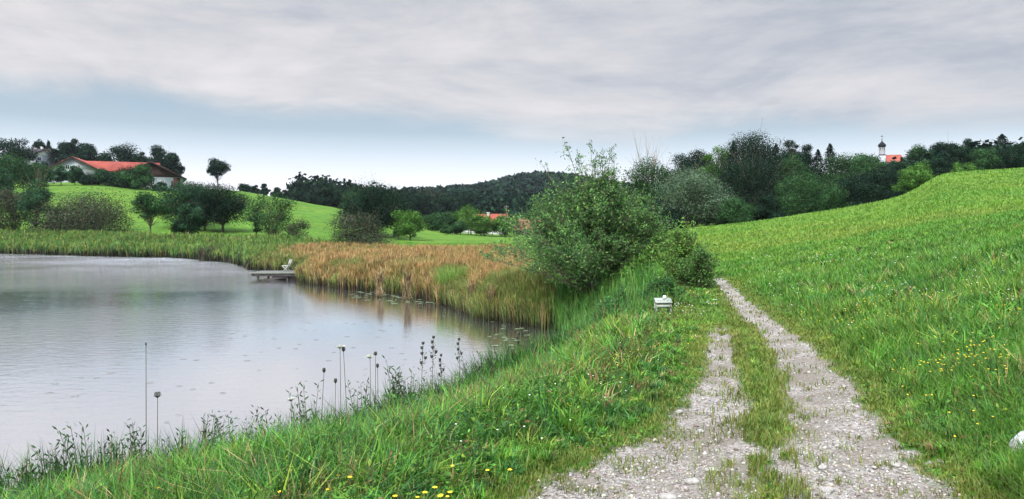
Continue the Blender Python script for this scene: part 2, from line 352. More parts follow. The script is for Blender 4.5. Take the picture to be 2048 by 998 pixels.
def ground_col(x, y):
    x = np.asarray(x, float); y = np.asarray(y, float); r = np.hypot(x, y)
    n1_ = fbm(x * .05, y * .13, 31); n2_ = fbm(x * .28, y * .5, 35); n3_ = fbm(x * 1.4, y * 1.4, 38)
    g = np.array([.066, .185, .020]); yg = np.array([.132, .232, .026]); ol = np.array([.22, .215, .04]); dk = np.array([.04, .13, .02])
    c = g + (yg - g) * sstep(.35, .75, n2_ * .6 + n1_ * .4)[..., None]
    hill = sstep(24, 36, y) * (1 - sstep(52, 70, y)) * sstep(2, 12, x)
    c = c + (ol - c) * (hill * .45 * sstep(.30, .66, n1_ * .35 + fbm(x * .16, y * .2, 33) * .65))[..., None]
    c = c + (yg * np.array([1.12, 1.03, 1.1]) - c) * (.5 * sstep(26, 60, y) * sstep(-2, 8, x))[..., None]
    c = c + (yg - c) * (sstep(85, 120, r) * .35)[..., None]
    c = c + (dk - c) * (.75 * sstep(.54, .72, n3_ * .5 + fbm(x * .5, y * .5, 44) * .5))[..., None]
    return c

# ground mesh: rings round the camera, fine where it is near
aa = np.concatenate([np.linspace(-180, -48, 56, endpoint=False), np.linspace(-48, 48, 520), np.linspace(48, 180, 57)[1:]])[:-1]
rr = np.concatenate([[.3, .9, 1.5], np.exp(np.linspace(math.log(2.0), math.log(260), 560)), np.exp(np.linspace(math.log(262), math.log(2250), 80))])
A_, R_ = np.meshgrid(np.radians(aa), rr); gx = (R_ * np.sin(A_)).ravel(); gy = (R_ * np.cos(A_)).ravel()
gz = height(gx, gy); na, nr_ = len(aa), len(rr)
i = np.arange(nr_ - 1)[:, None] * na; j = np.arange(na)[None]; j2 = (j + 1) % na
Fq = np.stack([i + j, i + na + j, i + na + j2, i + j2], -1).reshape(-1, 4)
gp = np.full(gx.shape, 9.); m_ = np.hypot(gx, gy) < 30; gp[m_] = path_info(gx[m_], gy[m_])
gd = np.full(gx.shape, 9.); m_ = np.hypot(gx, gy) < 140; gd[m_] = pond_d(gx[m_], gy[m_])
m, t, out = mat_new('ground')
a = N(t, 'ShaderNodeAttribute', attribute_name='col'); ap = N(t, 'ShaderNodeAttribute', attribute_name='pathd'); ad = N(t, 'ShaderNodeAttribute', attribute_name='pondd')
g = N(t, 'ShaderNodeTexCoord'); P_ = g.outputs['Object']
nf = N(t, 'ShaderNodeTexNoise', ins={'Scale': 1.6, 'Detail': 9, 'Roughness': .75}); L(t, P_, nf.inputs['Vector'])
mps = N(t, 'ShaderNodeMapping'); mps.inputs['Scale'].default_value = (.10, .30, .3); L(t, P_, mps.inputs[0])
nl = N(t, 'ShaderNodeTexNoise', ins={'Scale': 1, 'Detail': 6, 'Roughness': .7}); L(t, mps.outputs[0], nl.inputs['Vector'])
mr = N(t, 'ShaderNodeMapRange', ins={1: .3, 2: .7, 3: .50, 4: 1.45}); L(t, nf.outputs[0], mr.inputs[0])
mr2 = N(t, 'ShaderNodeMapRange', ins={1: .3, 2: .7, 3: .72, 4: 1.25}); L(t, nl.outputs[0], mr2.inputs[0])
gc = mixc(t, 1.0, mixc(t, 1.0, a.outputs['Color'], mr.outputs[0], 'MULTIPLY'), mr2.outputs[0], 'MULTIPLY')
vo = N(t, 'ShaderNodeTexVoronoi', ins={'Scale': 38.0}); L(t, P_, vo.inputs['Vector'])
ng = N(t, 'ShaderNodeTexNoise', ins={'Scale': 1.7, 'Detail': 5}); L(t, P_, ng.inputs['Vector'])
grv = ramp(t, vo.outputs['Color'], [(0, (.12, .10, .085)), (.5, (.27, .245, .22)), (1, (.42, .39, .36))])
dirt = mixc(t, ramp(t, ng.outputs[0], [(.42, (0, 0, 0)), (.62, (1, 1, 1))]), grv, (.195, .17, .14))
nb = N(t, 'ShaderNodeTexNoise', ins={'Scale': 14, 'Detail': 4}); L(t, P_, nb.inputs['Vector'])
pm = math_n(t, 'ADD', ap.outputs['Fac'], math_n(t, 'MULTIPLY', math_n(t, 'SUBTRACT', nb.outputs[0], .5), .3))
pmr = N(t, 'ShaderNodeMapRange', ins={1: -.02, 2: .10, 3: 1, 4: 0}); L(t, pm, pmr.inputs[0])
c2 = mixc(t, pmr.outputs[0], gc, dirt)
mud = N(t, 'ShaderNodeMapRange', ins={1: .05, 2: .7, 3: 1, 4: 0}); L(t, ad.outputs['Fac'], mud.inputs[0])
c3 = mixc(t, mud.outputs[0], c2, (.035, .03, .02))
p = N(t, 'ShaderNodeBsdfPrincipled', ins={'Roughness': .95, 'Specular IOR Level': .1}); L(t, c3, p.inputs['Base Color'])
bm = N(t, 'ShaderNodeBump', ins={'Strength': .7, 'Distance': .25}); L(t, nf.outputs[0], bm.inputs['Height'])
bm2 = N(t, 'ShaderNodeBump', ins={'Strength': .6, 'Distance': .015}); L(t, vo.outputs['Distance'], bm2.inputs['Height']); L(t, bm.outputs[0], bm2.inputs['Normal'])
L(t, bm2.outputs[0], p.inputs['Normal']); L(t, p.outputs[0], out.inputs[0])
gcol = ground_col(gx, gy) * .72
me = build_mesh('ground', np.stack([gx, gy, gz], 1), [Fq], gcol, m, True, {'pathd': gp, 'pondd': gd})
o = bpy.data.objects.new('ground', me); COL.objects.link(o); tag(o, kind='structure')

# water
m, t, out = mat_new('pond_water')
g = N(t, 'ShaderNodeTexCoord'); P_ = g.outputs['Object']
mpw = N(t, 'ShaderNodeMapping'); mpw.inputs['Scale'].default_value = (.8, 1.6, 1); L(t, P_, mpw.inputs[0])
wv = N(t, 'ShaderNodeTexNoise', ins={'Scale': 2.6, 'Detail': 5, 'Roughness': .6, 'Distortion': .3}); L(t, mpw.outputs[0], wv.inputs['Vector'])
wv2 = N(t, 'ShaderNodeTexNoise', ins={'Scale': 11, 'Detail': 3, 'Roughness': .5}); L(t, mpw.outputs[0], wv2.inputs['Vector'])
# rain rings: expanding circles round scattered centres
vr = N(t, 'ShaderNodeTexVoronoi', ins={'Scale': 1.9, 'Randomness': 1.0}); L(t, P_, vr.inputs['Vector'])
ring = math_n(t, 'SINE', math_n(t, 'MULTIPLY', vr.outputs['Distance'], 95))
rf = N(t, 'ShaderNodeMapRange', ins={1: .03, 2: .20, 3: 1, 4: 0}); L(t, vr.outputs['Distance'], rf.inputs[0])
sel = math_n(t, 'GREATER_THAN', vr.outputs['Color'], .36)
ringh = math_n(t, 'MULTIPLY', math_n(t, 'MULTIPLY', ring, rf.outputs[0]), sel)
wp = N(t, 'ShaderNodeTexNoise', ins={'Scale': .05, 'Detail': 3}); L(t, P_, wp.inputs['Vector'])
spx = N(t, 'ShaderNodeSeparateXYZ'); L(t, P_, spx.inputs[0])
farw = N(t, 'ShaderNodeMapRange', ins={1: 34, 2: 88, 3: .30, 4: 2.6}); L(t, spx.outputs[1], farw.inputs[0])
patch = N(t, 'ShaderNodeMapRange', ins={1: .4, 2: .62, 3: .4, 4: 1.3}); L(t, wp.outputs[0], patch.inputs[0])
xw = N(t, 'ShaderNodeMapRange', ins={1: -14, 2: -5, 3: 2.3, 4: 1}); L(t, spx.outputs[0], xw.inputs[0])
amp = math_n(t, 'MULTIPLY', math_n(t, 'MULTIPLY', farw.outputs[0], xw.outputs[0]), patch.outputs[0])
hgt = math_n(t, 'ADD', math_n(t, 'MULTIPLY', math_n(t, 'ADD', wv.outputs[0], math_n(t, 'MULTIPLY', wv2.outputs[0], .35)), amp), math_n(t, 'MULTIPLY', ringh, .09))
bmp = N(t, 'ShaderNodeBump', ins={'Strength': 1.0, 'Distance': .022}); L(t, hgt, bmp.inputs['Height'])
gl_ = N(t, 'ShaderNodeBsdfGlossy', ins={'Color': (.98, .98, 1, 1), 'Roughness': .03}); L(t, bmp.outputs[0], gl_.inputs['Normal'])
df = N(t, 'ShaderNodeBsdfDiffuse', ins={'Color': (.15, .155, .165, 1)})
fr = N(t, 'ShaderNodeFresnel', ins={'IOR': 1.34})
mm = N(t, 'ShaderNodeMixShader'); L(t, math_n(t, 'ADD', math_n(t, 'MULTIPLY', fr.outputs[0], .12), .88), mm.inputs[0]); L(t, df.outputs[0], mm.inputs[1]); L(t, gl_.outputs[0], mm.inputs[2]); L(t, mm.outputs[0], out.inputs[0])
xs = np.linspace(-130, 6, 60); ys = np.linspace(-6, 100, 60); WX, WY = np.meshgrid(xs, ys)
i = np.arange(59)[:, None] * 60; j = np.arange(59)[None]
me = build_mesh('water', np.stack([WX.ravel(), WY.ravel(), 0 * WX.ravel()], 1), [np.stack([i + j, i + j + 1, i + 61 + j, i + 60 + j], -1).reshape(-1, 4)], None, m)
o = bpy.data.objects.new('water', me); COL.objects.link(o); tag(o, kind='structure')

# ------------------------------------------------------------------ grass
def pick(n, pal, wts, jit=.18):
    pal = np.array(pal); k = rs.choice(len(pal), n, p=np.array(wts) / sum(wts)); c = pal[k] * (1 + rs.normal(0, jit, (n, 1))) * (1 + rs.normal(0, .06, (n, 3)))
    return np.clip(c, .005, .9)
def scatter(n, y0, y1, powr, umax=.82):
    """points spread with density falling off with distance"""
    q = rs.uniform(0, 1, n); e = 1 - powr
    Y = (y0 ** e + q * (y1 ** e - y0 ** e)) ** (1 / e); u = rs.uniform(-umax, umax, n)
    return u * Y, Y
BRIGHT, MID, YEL, BRN, STRAW, DEEP = (.092, .255, .026), (.054, .165, .020), (.18, .27, .032), (.17, .11, .045), (.34, .28, .12), (.028, .095, .022)
acc = Acc()
for n, y0, y1, pw in ((560000, 3.2, 34, 1.75), (430000, 9, 105, 1.45)):
    x, y = scatter(n, y0, y1, pw)
    d = pond_d(x, y); pd = np.full(len(x), 9.); k = y < 30; pd[k] = path_info(x[k], y[k])
    onp = pd < 0
    # on the gravel only sparse tufts stay
    tuft = sstep(.46, .62, fbm(x * 2.6, y * 3.2, 61)) * np.where(x < np.interp(y, [4.6, 12], [1.9, 3.8]), .5, .12) + sstep(.62, .74, fbm(x * 6, y * 6, 66)) * .4
    keep = (d > .06) & ((pd > .0) | (rs.uniform(0, 1, len(x)) < tuft * sstep(-.5, 0, pd)))
    keep &= ~((pd > 0) & (pd < .12) & (rs.uniform(0, 1, len(x)) < .45))
    reedz = (y > 21) & (d < 3)
    keep &= ~reedz
    keep &= ~((y > 78) & (x > 12) & (rs.uniform(0, 1, len(x)) < .3))
    x, y, d, pd = x[keep], y[keep], d[keep], pd[keep]; n = len(x)
    left = x < np.interp(y, [-4, 4.59, 7.7, 12.4, 20], [-.2, .95, 2.16, 3.5, 5.5])
    worn = sstep(.02, .55, pd)
    cl = fbm(x * 1.1, y * 1.1, 71); clf = vn(x * 5, y * 5, 72)
    h = np.where(left, .05 + .21 * sstep(.05, 1.7, pd) * (.55 + .9 * cl), .06 + .24 * sstep(.05, .9, pd) * (.5 + .9 * cl))
    mid = (~left) & (x < np.interp(y, [-4, 4.59, 7.7, 12.4, 20], [1.2, 2.25, 3.2, 4.3, 5.8]))
    h = np.where(mid, .05 + .06 * worn + .05 * clf, h)
    boxa = np.hypot((x - 3.3) / 1.5, (y - 13.9) / 1.9) < 1
    h = np.where(boxa, np.minimum(h, .06 + .06 * clf), h)
    h = h * (1 - .55 * sstep(14, 28, y)) + .03 * sstep(18, 30, y)
    h *= rs.uniform(.55, 1.25, n)
    tall = rs.uniform(0, 1, n) < .015; h = np.where(tall & (pd > .4), h * 1.35, h)
    wd = np.maximum(.0055, .00115 * y) * rs.uniform(.6, 1.3, n)
    gc_ = ground_col(x, y)
    c = pick(n, [BRIGHT, MID, YEL, BRN, STRAW, DEEP], [.30, .27, .14, .07, .04, .18])
    fw = sstep(12, 40, y)[:, None]; c = c * (.62 - .34 * fw) + gc_ * (.55 + .42 * fw)
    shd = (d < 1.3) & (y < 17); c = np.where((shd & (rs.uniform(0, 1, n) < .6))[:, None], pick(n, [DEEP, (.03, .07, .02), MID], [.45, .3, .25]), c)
    brownp = sstep(.42, .58, fbm(x * .8 + 7, y * .8, 81)) * left * sstep(.3, 1, pd) * (y < 20)
    c = c + (pick(n, [BRN, STRAW, YEL, MID], [.4, .12, .25, .23]) - c) * (brownp * .75 * (rs.uniform(0, 1, n) < .7))[:, None]
    olive = (1 - worn) * .6
    c = c + (pick(n, [(.17, .17, .035), (.12, .17, .03), (.20, .15, .05)], [.5, .3, .2]) - c) * (olive * 1.3)[:, None]
    z = height(x, y) - .01
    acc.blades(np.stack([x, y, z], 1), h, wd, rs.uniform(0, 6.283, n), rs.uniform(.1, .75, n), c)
for (n0, ya, yb, pw, per) in ((17000, 3.3, 26, 1.9, 16), (5000, 9, 26, 1.6, 12)):
    x, y = scatter(n0, ya, yb, pw); d = pond_d(x, y); pd = np.full(len(x), 9.); k = y < 30; pd[k] = path_info(x[k], y[k])
    k = (d > .2) & (pd > .25) & ~((y > 21) & (d < 3)); x, y, pd = x[k], y[k], pd[k]; n1 = len(x)
    left = x < np.interp(y, [-4, 4.59, 7.7, 12.4, 20], [-.2, .95, 2.16, 3.5, 5.5])
    hs = (.10 + np.where(left, .25, .24) * sstep(.2, 1.2, pd)) * rs.uniform(.5, 1.25, n1) * np.where(np.hypot((x - 3.3) / 1.5, (y - 13.9) / 1.9) < 1, .3, 1) * (1 - .5 * sstep(12, 24, y))
    cc = pick(n1, [BRIGHT, MID, YEL, BRN, STRAW, DEEP, (.05, .17, .045)], [.26, .24, .12, .07, .04, .20, .07], .25)
    rp = np.repeat(np.arange(n1), per); n = len(rp); a = rs.uniform(0, 6.283, n); rr_ = rs.uniform(0, 1, n) * hs[rp] * .25
    X = x[rp] + np.cos(a) * rr_; Y = y[rp] + np.sin(a) * rr_
    acc.blades(np.stack([X, Y, height(X, Y) - .01], 1), hs[rp] * rs.uniform(.6, 1.2, n), np.maximum(.008, .0013 * Y) * rs.uniform(.6, 1.5, n), a + rs.normal(0, .4, n), rs.uniform(.2, 1.0, n), np.clip(cc[rp] * (1 + rs.normal(0, .15, (n, 1))), .005, 1))
o = acc.obj('grass', M_grass); tag(o, 'green meadow grass covering the banks and hillside', 'grass', kind='stuff')

# waterside weeds: taller, darker, leaner stems standing against the water
acc = Acc()
n = 30000
sh = SHORE[:11]; seg = np.linalg.norm(np.diff(sh, axis=0), axis=1); cum = np.concatenate([[0], np.cumsum(seg)])
s_ = rs.uniform(0, cum[-1], n); x = np.interp(s_, cum, sh[:, 0]); y = np.interp(s_, cum, sh[:, 1])
off = np.abs(rs.normal(0, .5, n)) + .1; x = x + off * .8; y = y - off * .55
d = pond_d(x, y); k = (d > .02) & (d < 1.5); x, y = x[k], y[k]; n = len(x)
h = rs.uniform(.2, .85, n) ** 1.15 * (.55 + .9 * fbm(x * 1.5, y * 1.5, 90))
acc.blades(np.stack([x, y, height(x, y)], 1), h, np.maximum(.006, .0011 * y) * rs.uniform(.7, 1.5, n), rs.uniform(0, 6.283, n), rs.uniform(.05, .7, n), pick(n, [MID, DEEP, BRN, BRIGHT, (.03, .05, .02)], [.25, .35, .08, .07, .25]))
# broad leaved herbs in the mix
n = 11000; s_ = rs.uniform(0, cum[-1], n); x = np.interp(s_, cum, sh[:, 0]); y = np.interp(s_, cum, sh[:, 1]); off = np.abs(rs.normal(0, .35, n)) + .1; x += off * .8; y -= off * .55
k = pond_d(x, y) > .05; x, y = x[k], y[k]; n = len(x); z = height(x, y) + rs.uniform(.05, .55, n) * (.5 + fbm(x * 2, y * 2, 93))
acc.cards(np.stack([x, y, z], 1), rs.normal(size=(n, 3)) + np.array([0, 0, 1]), rs.uniform(.04, .11, n), .33, pick(n, [DEEP, MID, BRIGHT], [.45, .35, .2]))
o = acc.obj('bank_weeds', M_grass); tag(o, 'tangle of dark stems and leaves along the near waterline', 'weeds', kind='stuff')

# broad leaves and clover low in the sward, on both sides of the track
acc = Acc(); x, y = scatter(120000, 3.3, 17, 1.8); d = pond_d(x, y); pd = path_info(x, y)
k = (d > .15) & (pd > .05) & (fbm(x * 1.3, y * 1.3, 55) > np.where(x < 1.2, .40, .52)); x, y, pd = x[k], y[k], pd[k]; n = len(x)
z = height(x, y) + rs.uniform(.03, .26, n) * sstep(.1, 1.0, pd) + .02
acc.cards(np.stack([x, y, z], 1), rs.normal(size=(n, 3)) * .8 + np.array([0, 0, 1.2]), np.maximum(rs.uniform(.02, .065, n), .0028 * y), .36, pick(n, [DEEP, MID, BRIGHT, YEL, (.2, .1, .05)], [.25, .3, .25, .14, .06]))
o = acc.obj('ground_herbs', M_grass); tag(o, 'low broad leaved herbs mixed into the grass', 'herbs', kind='stuff')

acc = Acc(); x, y = scatter(9000, 3.8, 19, 1.5, .6); d = pond_d(x, y); pd = path_info(x, y)
k = (d > .4) & (pd > .7) & (x < 3.2) & (fbm(x * .7 + 3, y * .7, 121) > .52); x, y = x[k], y[k]; n = len(x); z = height(x, y); H = rs.uniform(.22, .48, n)
acc.blades(np.stack([x, y, z], 1), H, np.maximum(.004, .0008 * y), rs.uniform(0, 6.28, n), rs.uniform(.02, .25, n), pick(n, [(.12, .06, .03), (.2, .14, .06), (.07, .10, .03)], [.4, .3, .3]))
for q in range(9):
    f = rs.uniform(.5, 1.0, n); acc.cards(np.stack([x + rs.normal(0, .012, n), y + rs.normal(0, .012, n), z + H * f * .95], 1), rs.normal(size=(n, 3)), np.maximum(.014, .0024 * y), .5, pick(n, [(.13, .055, .03), (.22, .12, .05), (.10, .09, .03), (.25, .2, .1)], [.4, .25, .2, .15]))
o = acc.obj('seed_heads', M_grass); tag(o, 'brown dry seed heads scattered in the bank grass', 'seed heads', kind='stuff')

# ------------------------------------------------------------------ gravel
acc = Acc(); n = 90000; x, y = scatter(n, 3.3, 22, 2.2); k = (x > -.6) & (x < 7); x, y = x[k], y[k]; pd = path_info(x, y)
k = (pd < .10 - rs.exponential(.05, len(x))); x, y = x[k], y[k]; n = len(x)
sz = np.minimum(np.exp(rs.normal(math.log(.0058), .5, n)), .024) + .0003 * y
oc = np.array([(1, 0, 0), (0, 1, 0), (-1, 0, 0), (0, -1, 0), (0, 0, .65), (0, 0, -.65)])
fc = np.array([(0, 1, 4), (1, 2, 4), (2, 3, 4), (3, 0, 4), (1, 0, 5), (2, 1, 5), (3, 2, 5), (0, 3, 5)])
th = rs.uniform(0, 6.283, n); Rz = np.stack([np.stack([np.cos(th), -np.sin(th), 0 * th], 1), np.stack([np.sin(th), np.cos(th), 0 * th], 1), np.stack([0 * th, 0 * th, 1 + 0 * th], 1)], 1)
V = oc[None] * rs.uniform(.7, 1.3, (n, 6, 1)) * sz[:, None, None]; V = np.einsum('nij,nkj->nki', Rz, V) + np.stack([x, y, height(x, y) + sz * .2], 1)[:, None]
c = pick(n, [(.30, .275, .24), (.22, .19, .16), (.38, .36, .33), (.13, .11, .09)], [.42, .28, .18, .12], .15)
acc.add(V.reshape(-1, 3), [(np.arange(n)[:, None, None] * 6 + fc[None]).reshape(-1, 3)], np.repeat(c, 6, 0))
def attr_mat(name, rough=.85):
    m, t, out = mat_new(name); a = N(t, 'ShaderNodeAttribute', attribute_name='col'); p = N(t, 'ShaderNodeBsdfPrincipled', ins={'Roughness': rough, 'Specular IOR Level': .25})
    L(t, a.outputs['Color'], p.inputs['Base Color']); L(t, p.outputs[0], out.inputs[0]); return m
M_grav = attr_mat('gravel_stones'); M_petal = attr_mat('petals', .6)
o = acc.obj('gravel', M_grav); tag(o, 'loose grey gravel lying in the wheel tracks', 'gravel', kind='stuff')

# single bigger stones
def rock_mesh(name, r, flat, mat, seed, sub=3, col=(.55, .55, .55)):
    import bmesh
    b = bmesh.new(); bmesh.ops.create_icosphere(b, subdivisions=sub, radius=1)
    V = np.array([v.co[:] for v in b.verts]); fs = np.array([[v.index for v in f.verts] for f in b.faces]); b.free()
    k = 1 + .28 * (fbm(V[:, 0] * 1.3 + seed, V[:, 1] * 1.3 + V[:, 2] * 2.1, seed) - .5) + .18 * (fbm(V[:, 0] * 3 + seed, V[:, 1] * 3 + V[:, 2] * 4, seed + 5) - .5)
    V = V * k[:, None]; V[:, 2] = np.maximum(V[:, 2], -.5) * flat; V *= r
    return build_mesh(name, V, [fs], np.broadcast_to(col, (len(V), 3)), mat, True)
M_rock = plain('pale_limestone', (.29, .275, .25), .85, .2, 30, .4, .8); M_boul = plain('white_limestone', (.52, .50, .54), .85, .2, 16, .55, 1.0)
STN = [(1385, 955, .045, 'pale flat stone in the left wheel track just above the bottom edge'), (1358, 820, .038, 'small white stone at the grassy left edge of the left wheel track'),
 (1402, 853, .03, 'white chip of stone in the middle of the left wheel track'), (1423, 932, .04, 'whitish stone in the gravel between both wheel tracks'),
 (1645, 930, .035, 'pale stone on the left side of the right wheel track'), (1790, 934, .035, 'white stone on the gravel where the right grass verge begins'),
 (1335, 985, .05, 'broad grey stone in the gravel at the bottom edge'), (1655, 972, .04, 'light stone near the bottom of the right wheel track'),
 (1980, 925, .04, 'cream stone on the bare earth right of the track'), (2000, 945, .05, 'flat pale slab on bare earth beside the white boulder'),
 (1610, 905, .03, 'small grey stone on the seam between gravel and middle grass strip'), (1500, 870, .028, 'small pale stone under the middle grass strip')]
for k_, (px, py, r, lb) in enumerate(STN):
    Y = 1.7 * F / (py - HZ); x = (px - CX) / F * Y; Y = min(Y, 9)
    o = bpy.data.objects.new('stone', rock_mesh('stone', r, .5, M_rock, 11 + k_, 2)); COL.objects.link(o); o.location = (x, Y, hz(x, Y) + r * .18); o.rotation_euler[2] = k_; o.scale = (1.25, .9, 1)
    tag(o, lb, 'stone', 'loose stones on the gravel track')
o = bpy.data.objects.new('boulder', rock_mesh('boulder', .14, .95, M_boul, 77, 4)); COL.objects.link(o); o.location = (3.46, 4.85, hz(3.46, 4.85) + .08)
tag(o, 'white boulder cut by the right edge of the photo beside the track', 'boulder')

# ------------------------------------------------------------------ reeds
acc = Acc()
def shore_d_points(n, x0, x1, y0, y1): return rs.uniform(x0, x1, n), rs.uniform(y0, y1, n)
TAN, TAN2, RBRN, RGRN, RDK = (.42, .26, .095), (.52, .37, .16), (.17, .105, .05), (.085, .14, .03), (.035, .06, .02)
def reeds(acc, x, y, H, pal, wts, tips, leafn=3, wmul=1.0):
    n = len(x); z = height(x, y) - .05; w_ = np.maximum(.012, .00085 * y) * wmul
    c = pick(n, pal, wts); tp = pick(n, *tips)
    a = rs.uniform(0, 6.283, n)
    acc.blades(np.stack([x, y, z], 1), H, w_ * rs.uniform(.7, 1.2, n), a, rs.uniform(.02, .25, n), c, tp)
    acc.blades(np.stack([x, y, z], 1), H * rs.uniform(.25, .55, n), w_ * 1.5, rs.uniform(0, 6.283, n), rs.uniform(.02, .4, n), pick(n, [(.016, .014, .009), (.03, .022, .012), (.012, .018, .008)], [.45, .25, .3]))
    for q in range(leafn):
        f = rs.uniform(.3, .75, n); a = rs.uniform(0, 6.283, n)
        acc.blades(np.stack([x, y, z + H * f], 1), H * (1 - f) * rs.uniform(.6, 1.05, n), w_ * rs.uniform(.6, 1.2, n), a, rs.uniform(.15, .9, n), c * .85 + tp * .15, tp)
n = 150000; x, y = scatter(n, 21.5, 74, 1.6, .40); x = rs.uniform(-.36, .08, n) * y
d = pond_d(x, y); lim = 3.0 + 3.5 * sstep(24, 34, y) + 8 * sstep(34, 44, y) * (1 - .45 * sstep(48, 60, y))
lim = lim * (1 - .6 * sstep(-.02, .06, x / y))
dockz = (x < -12.9) & (x > -15.9) & (y > 40.9) & (y < 46.2)
k = (d > -.35) & (rs.uniform(0, 1, n) > sstep(.02, .07, x / y)) & (d < lim) & (y < 66) & ~dockz; x, y, d = x[k], y[k], d[k]; k = rs.uniform(0, 1, len(x)) < .9; x, y, d = x[k], y[k], d[k]
gmix = fbm(x * .35, y * .35, 101); u = x / y
grn = (.12 + sstep(.50, .62, gmix) * .75 + .35 * (d < 1.6) + .9 * (1 - sstep(-.33, -.27, u)) + .45 * sstep(.0, .06, u) * (d < 2.5) + .75 * (np.abs(u + .078) < .022) * (d < 2.4)) > rs.uniform(.1, 1, len(x))
Hh = (1.36 + .35 * fbm(x * .6, y * .6, 103)) * rs.uniform(.72, 1.08, len(x)) * (.7 + .3 * sstep(-.3, 1.2, d))
g_ = grn
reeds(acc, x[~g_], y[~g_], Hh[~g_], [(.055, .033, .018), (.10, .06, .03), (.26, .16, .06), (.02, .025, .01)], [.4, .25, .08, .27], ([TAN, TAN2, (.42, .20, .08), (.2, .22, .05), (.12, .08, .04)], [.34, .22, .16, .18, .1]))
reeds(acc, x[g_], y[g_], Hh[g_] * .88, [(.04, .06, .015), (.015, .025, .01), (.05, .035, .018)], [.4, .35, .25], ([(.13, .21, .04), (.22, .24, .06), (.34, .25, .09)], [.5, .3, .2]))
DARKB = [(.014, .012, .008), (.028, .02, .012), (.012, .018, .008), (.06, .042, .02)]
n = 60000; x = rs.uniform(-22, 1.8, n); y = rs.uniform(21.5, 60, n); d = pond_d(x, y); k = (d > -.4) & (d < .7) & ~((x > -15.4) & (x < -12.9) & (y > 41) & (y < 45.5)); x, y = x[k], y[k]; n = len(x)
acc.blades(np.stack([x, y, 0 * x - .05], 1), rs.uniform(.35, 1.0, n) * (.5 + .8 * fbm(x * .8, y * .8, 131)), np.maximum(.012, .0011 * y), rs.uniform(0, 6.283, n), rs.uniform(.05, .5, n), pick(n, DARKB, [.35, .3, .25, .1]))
o = acc.obj('reeds', M_reed); tag(o, 'bed of straw coloured reeds along the far bank', 'reeds', kind='stuff')
# far left reed belt, greener
acc = Acc(); n = 112000; x = rs.uniform(-98, -19, n); y = rs.uniform(55, 112, n); d = pond_d(x, y)
k = (d > -.6) & (d < 13) & (rs.uniform(0, 1, n) < (1 - .5 * sstep(4, 12, d))); x, y, d = x[k], y[k], d[k]; H = rs.uniform(1.1, 1.9, len(x)) * (.72 + .45 * fbm(x * .3, y * .3, 107)) * .95
reeds(acc, x, y, H, [(.02, .035, .012), (.035, .06, .018), (.012, .016, .01), (.05, .035, .02)], [.35, .25, .3, .1], ([(.10, .24, .04), (.19, .30, .05), (.30, .28, .08), (.05, .12, .03)], [.42, .30, .14, .14]), 2, 1.2)
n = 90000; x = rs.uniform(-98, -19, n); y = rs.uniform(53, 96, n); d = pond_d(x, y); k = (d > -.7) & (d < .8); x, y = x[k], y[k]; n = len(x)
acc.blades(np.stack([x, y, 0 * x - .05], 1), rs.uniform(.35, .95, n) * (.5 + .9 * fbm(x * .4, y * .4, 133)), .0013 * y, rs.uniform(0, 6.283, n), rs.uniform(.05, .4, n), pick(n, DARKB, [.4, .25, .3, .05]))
o = acc.obj('reed_belt', M_reed); tag(o, 'belt of green reeds under the left hillside', 'reeds', kind='stuff')
# green rushes at the head of the inlet
acc = Acc(); n = 26000; x = rs.uniform(-.2, 5.2, n); y = rs.uniform(12.8, 27, n); d = pond_d(x, y); pd = path_info(x, y)
k = (d > -.1) & (d < 2.2) & (rs.uniform(0, 1, n) < (1 - sstep(.7, 2.2, d)) * (.3 + .7 * sstep(13.4, 16, y))) & (pd > .5); x, y, d = x[k], y[k], d[k]
H = rs.uniform(.35, .85, len(x)) * (.6 + .7 * sstep(14.5, 19, y)) * (.7 + .6 * fbm(x, y, 109))
reeds(acc, x, y, H, [BRIGHT, MID, DEEP, (.02, .05, .015)], [.2, .3, .3, .2], ([(.11, .29, .05), (.2, .32, .06), (.06, .18, .03)], [.4, .2, .4]), 1, .85)
o = acc.obj('rushes', M_grass); tag(o, 'lush green rushes at the head of the inlet', 'rushes', kind='stuff')

# dark sedge tussocks standing in the water
def tussock(px, py, hpx, wpx, lb, tan=False):
    Y = CZ * F / (py - HZ); x0 = (px - CX) / F * Y; H = hpx / F * Y; W = wpx / F * Y; n = 420 if tan else 190
    a = rs.uniform(0, 6.283, n); r = np.sqrt(rs.uniform(0, 1, n)) * W * (.28 if tan else .5)
    acc = Acc(); P = np.stack([r * np.cos(a), r * np.sin(a), 0 * r - .03], 1)
    c = pick(n, [(.035, .032, .02), (.06, .045, .03), (.03, .05, .02), (.10, .075, .04)] if not tan else [(.22, .16, .075), (.11, .075, .04), (.32, .24, .12), (.05, .038, .022)], [.4, .25, .2, .15])
    if tan:
        P[:, :2] *= .7; P[:, 2] = H * rs.uniform(.35, .85, n); acc.blades(P, -P[:, 2] * rs.uniform(.75, 1.0, n), np.full(n, .0009 * Y), a, rs.uniform(.1, .55, n), c, lean=.15); k = n // 4; P = P[:k].copy(); acc.blades(P, rs.uniform(.1, .35, k) * H, np.full(k, .0009 * Y), a[:k], rs.uniform(.1, .9, k), c[:k])
    else: acc.blades(P, H * rs.uniform(.25, 1.0, n), np.full(n, max(.012, .0009 * Y)), a, rs.uniform(.05, .5, n), c)
    o = acc.obj('sedge_tussock', M_reed, loc=(x0, Y, 0)); tag(o, lb, 'sedge tussock', 'sedge tussocks standing at the water edge')
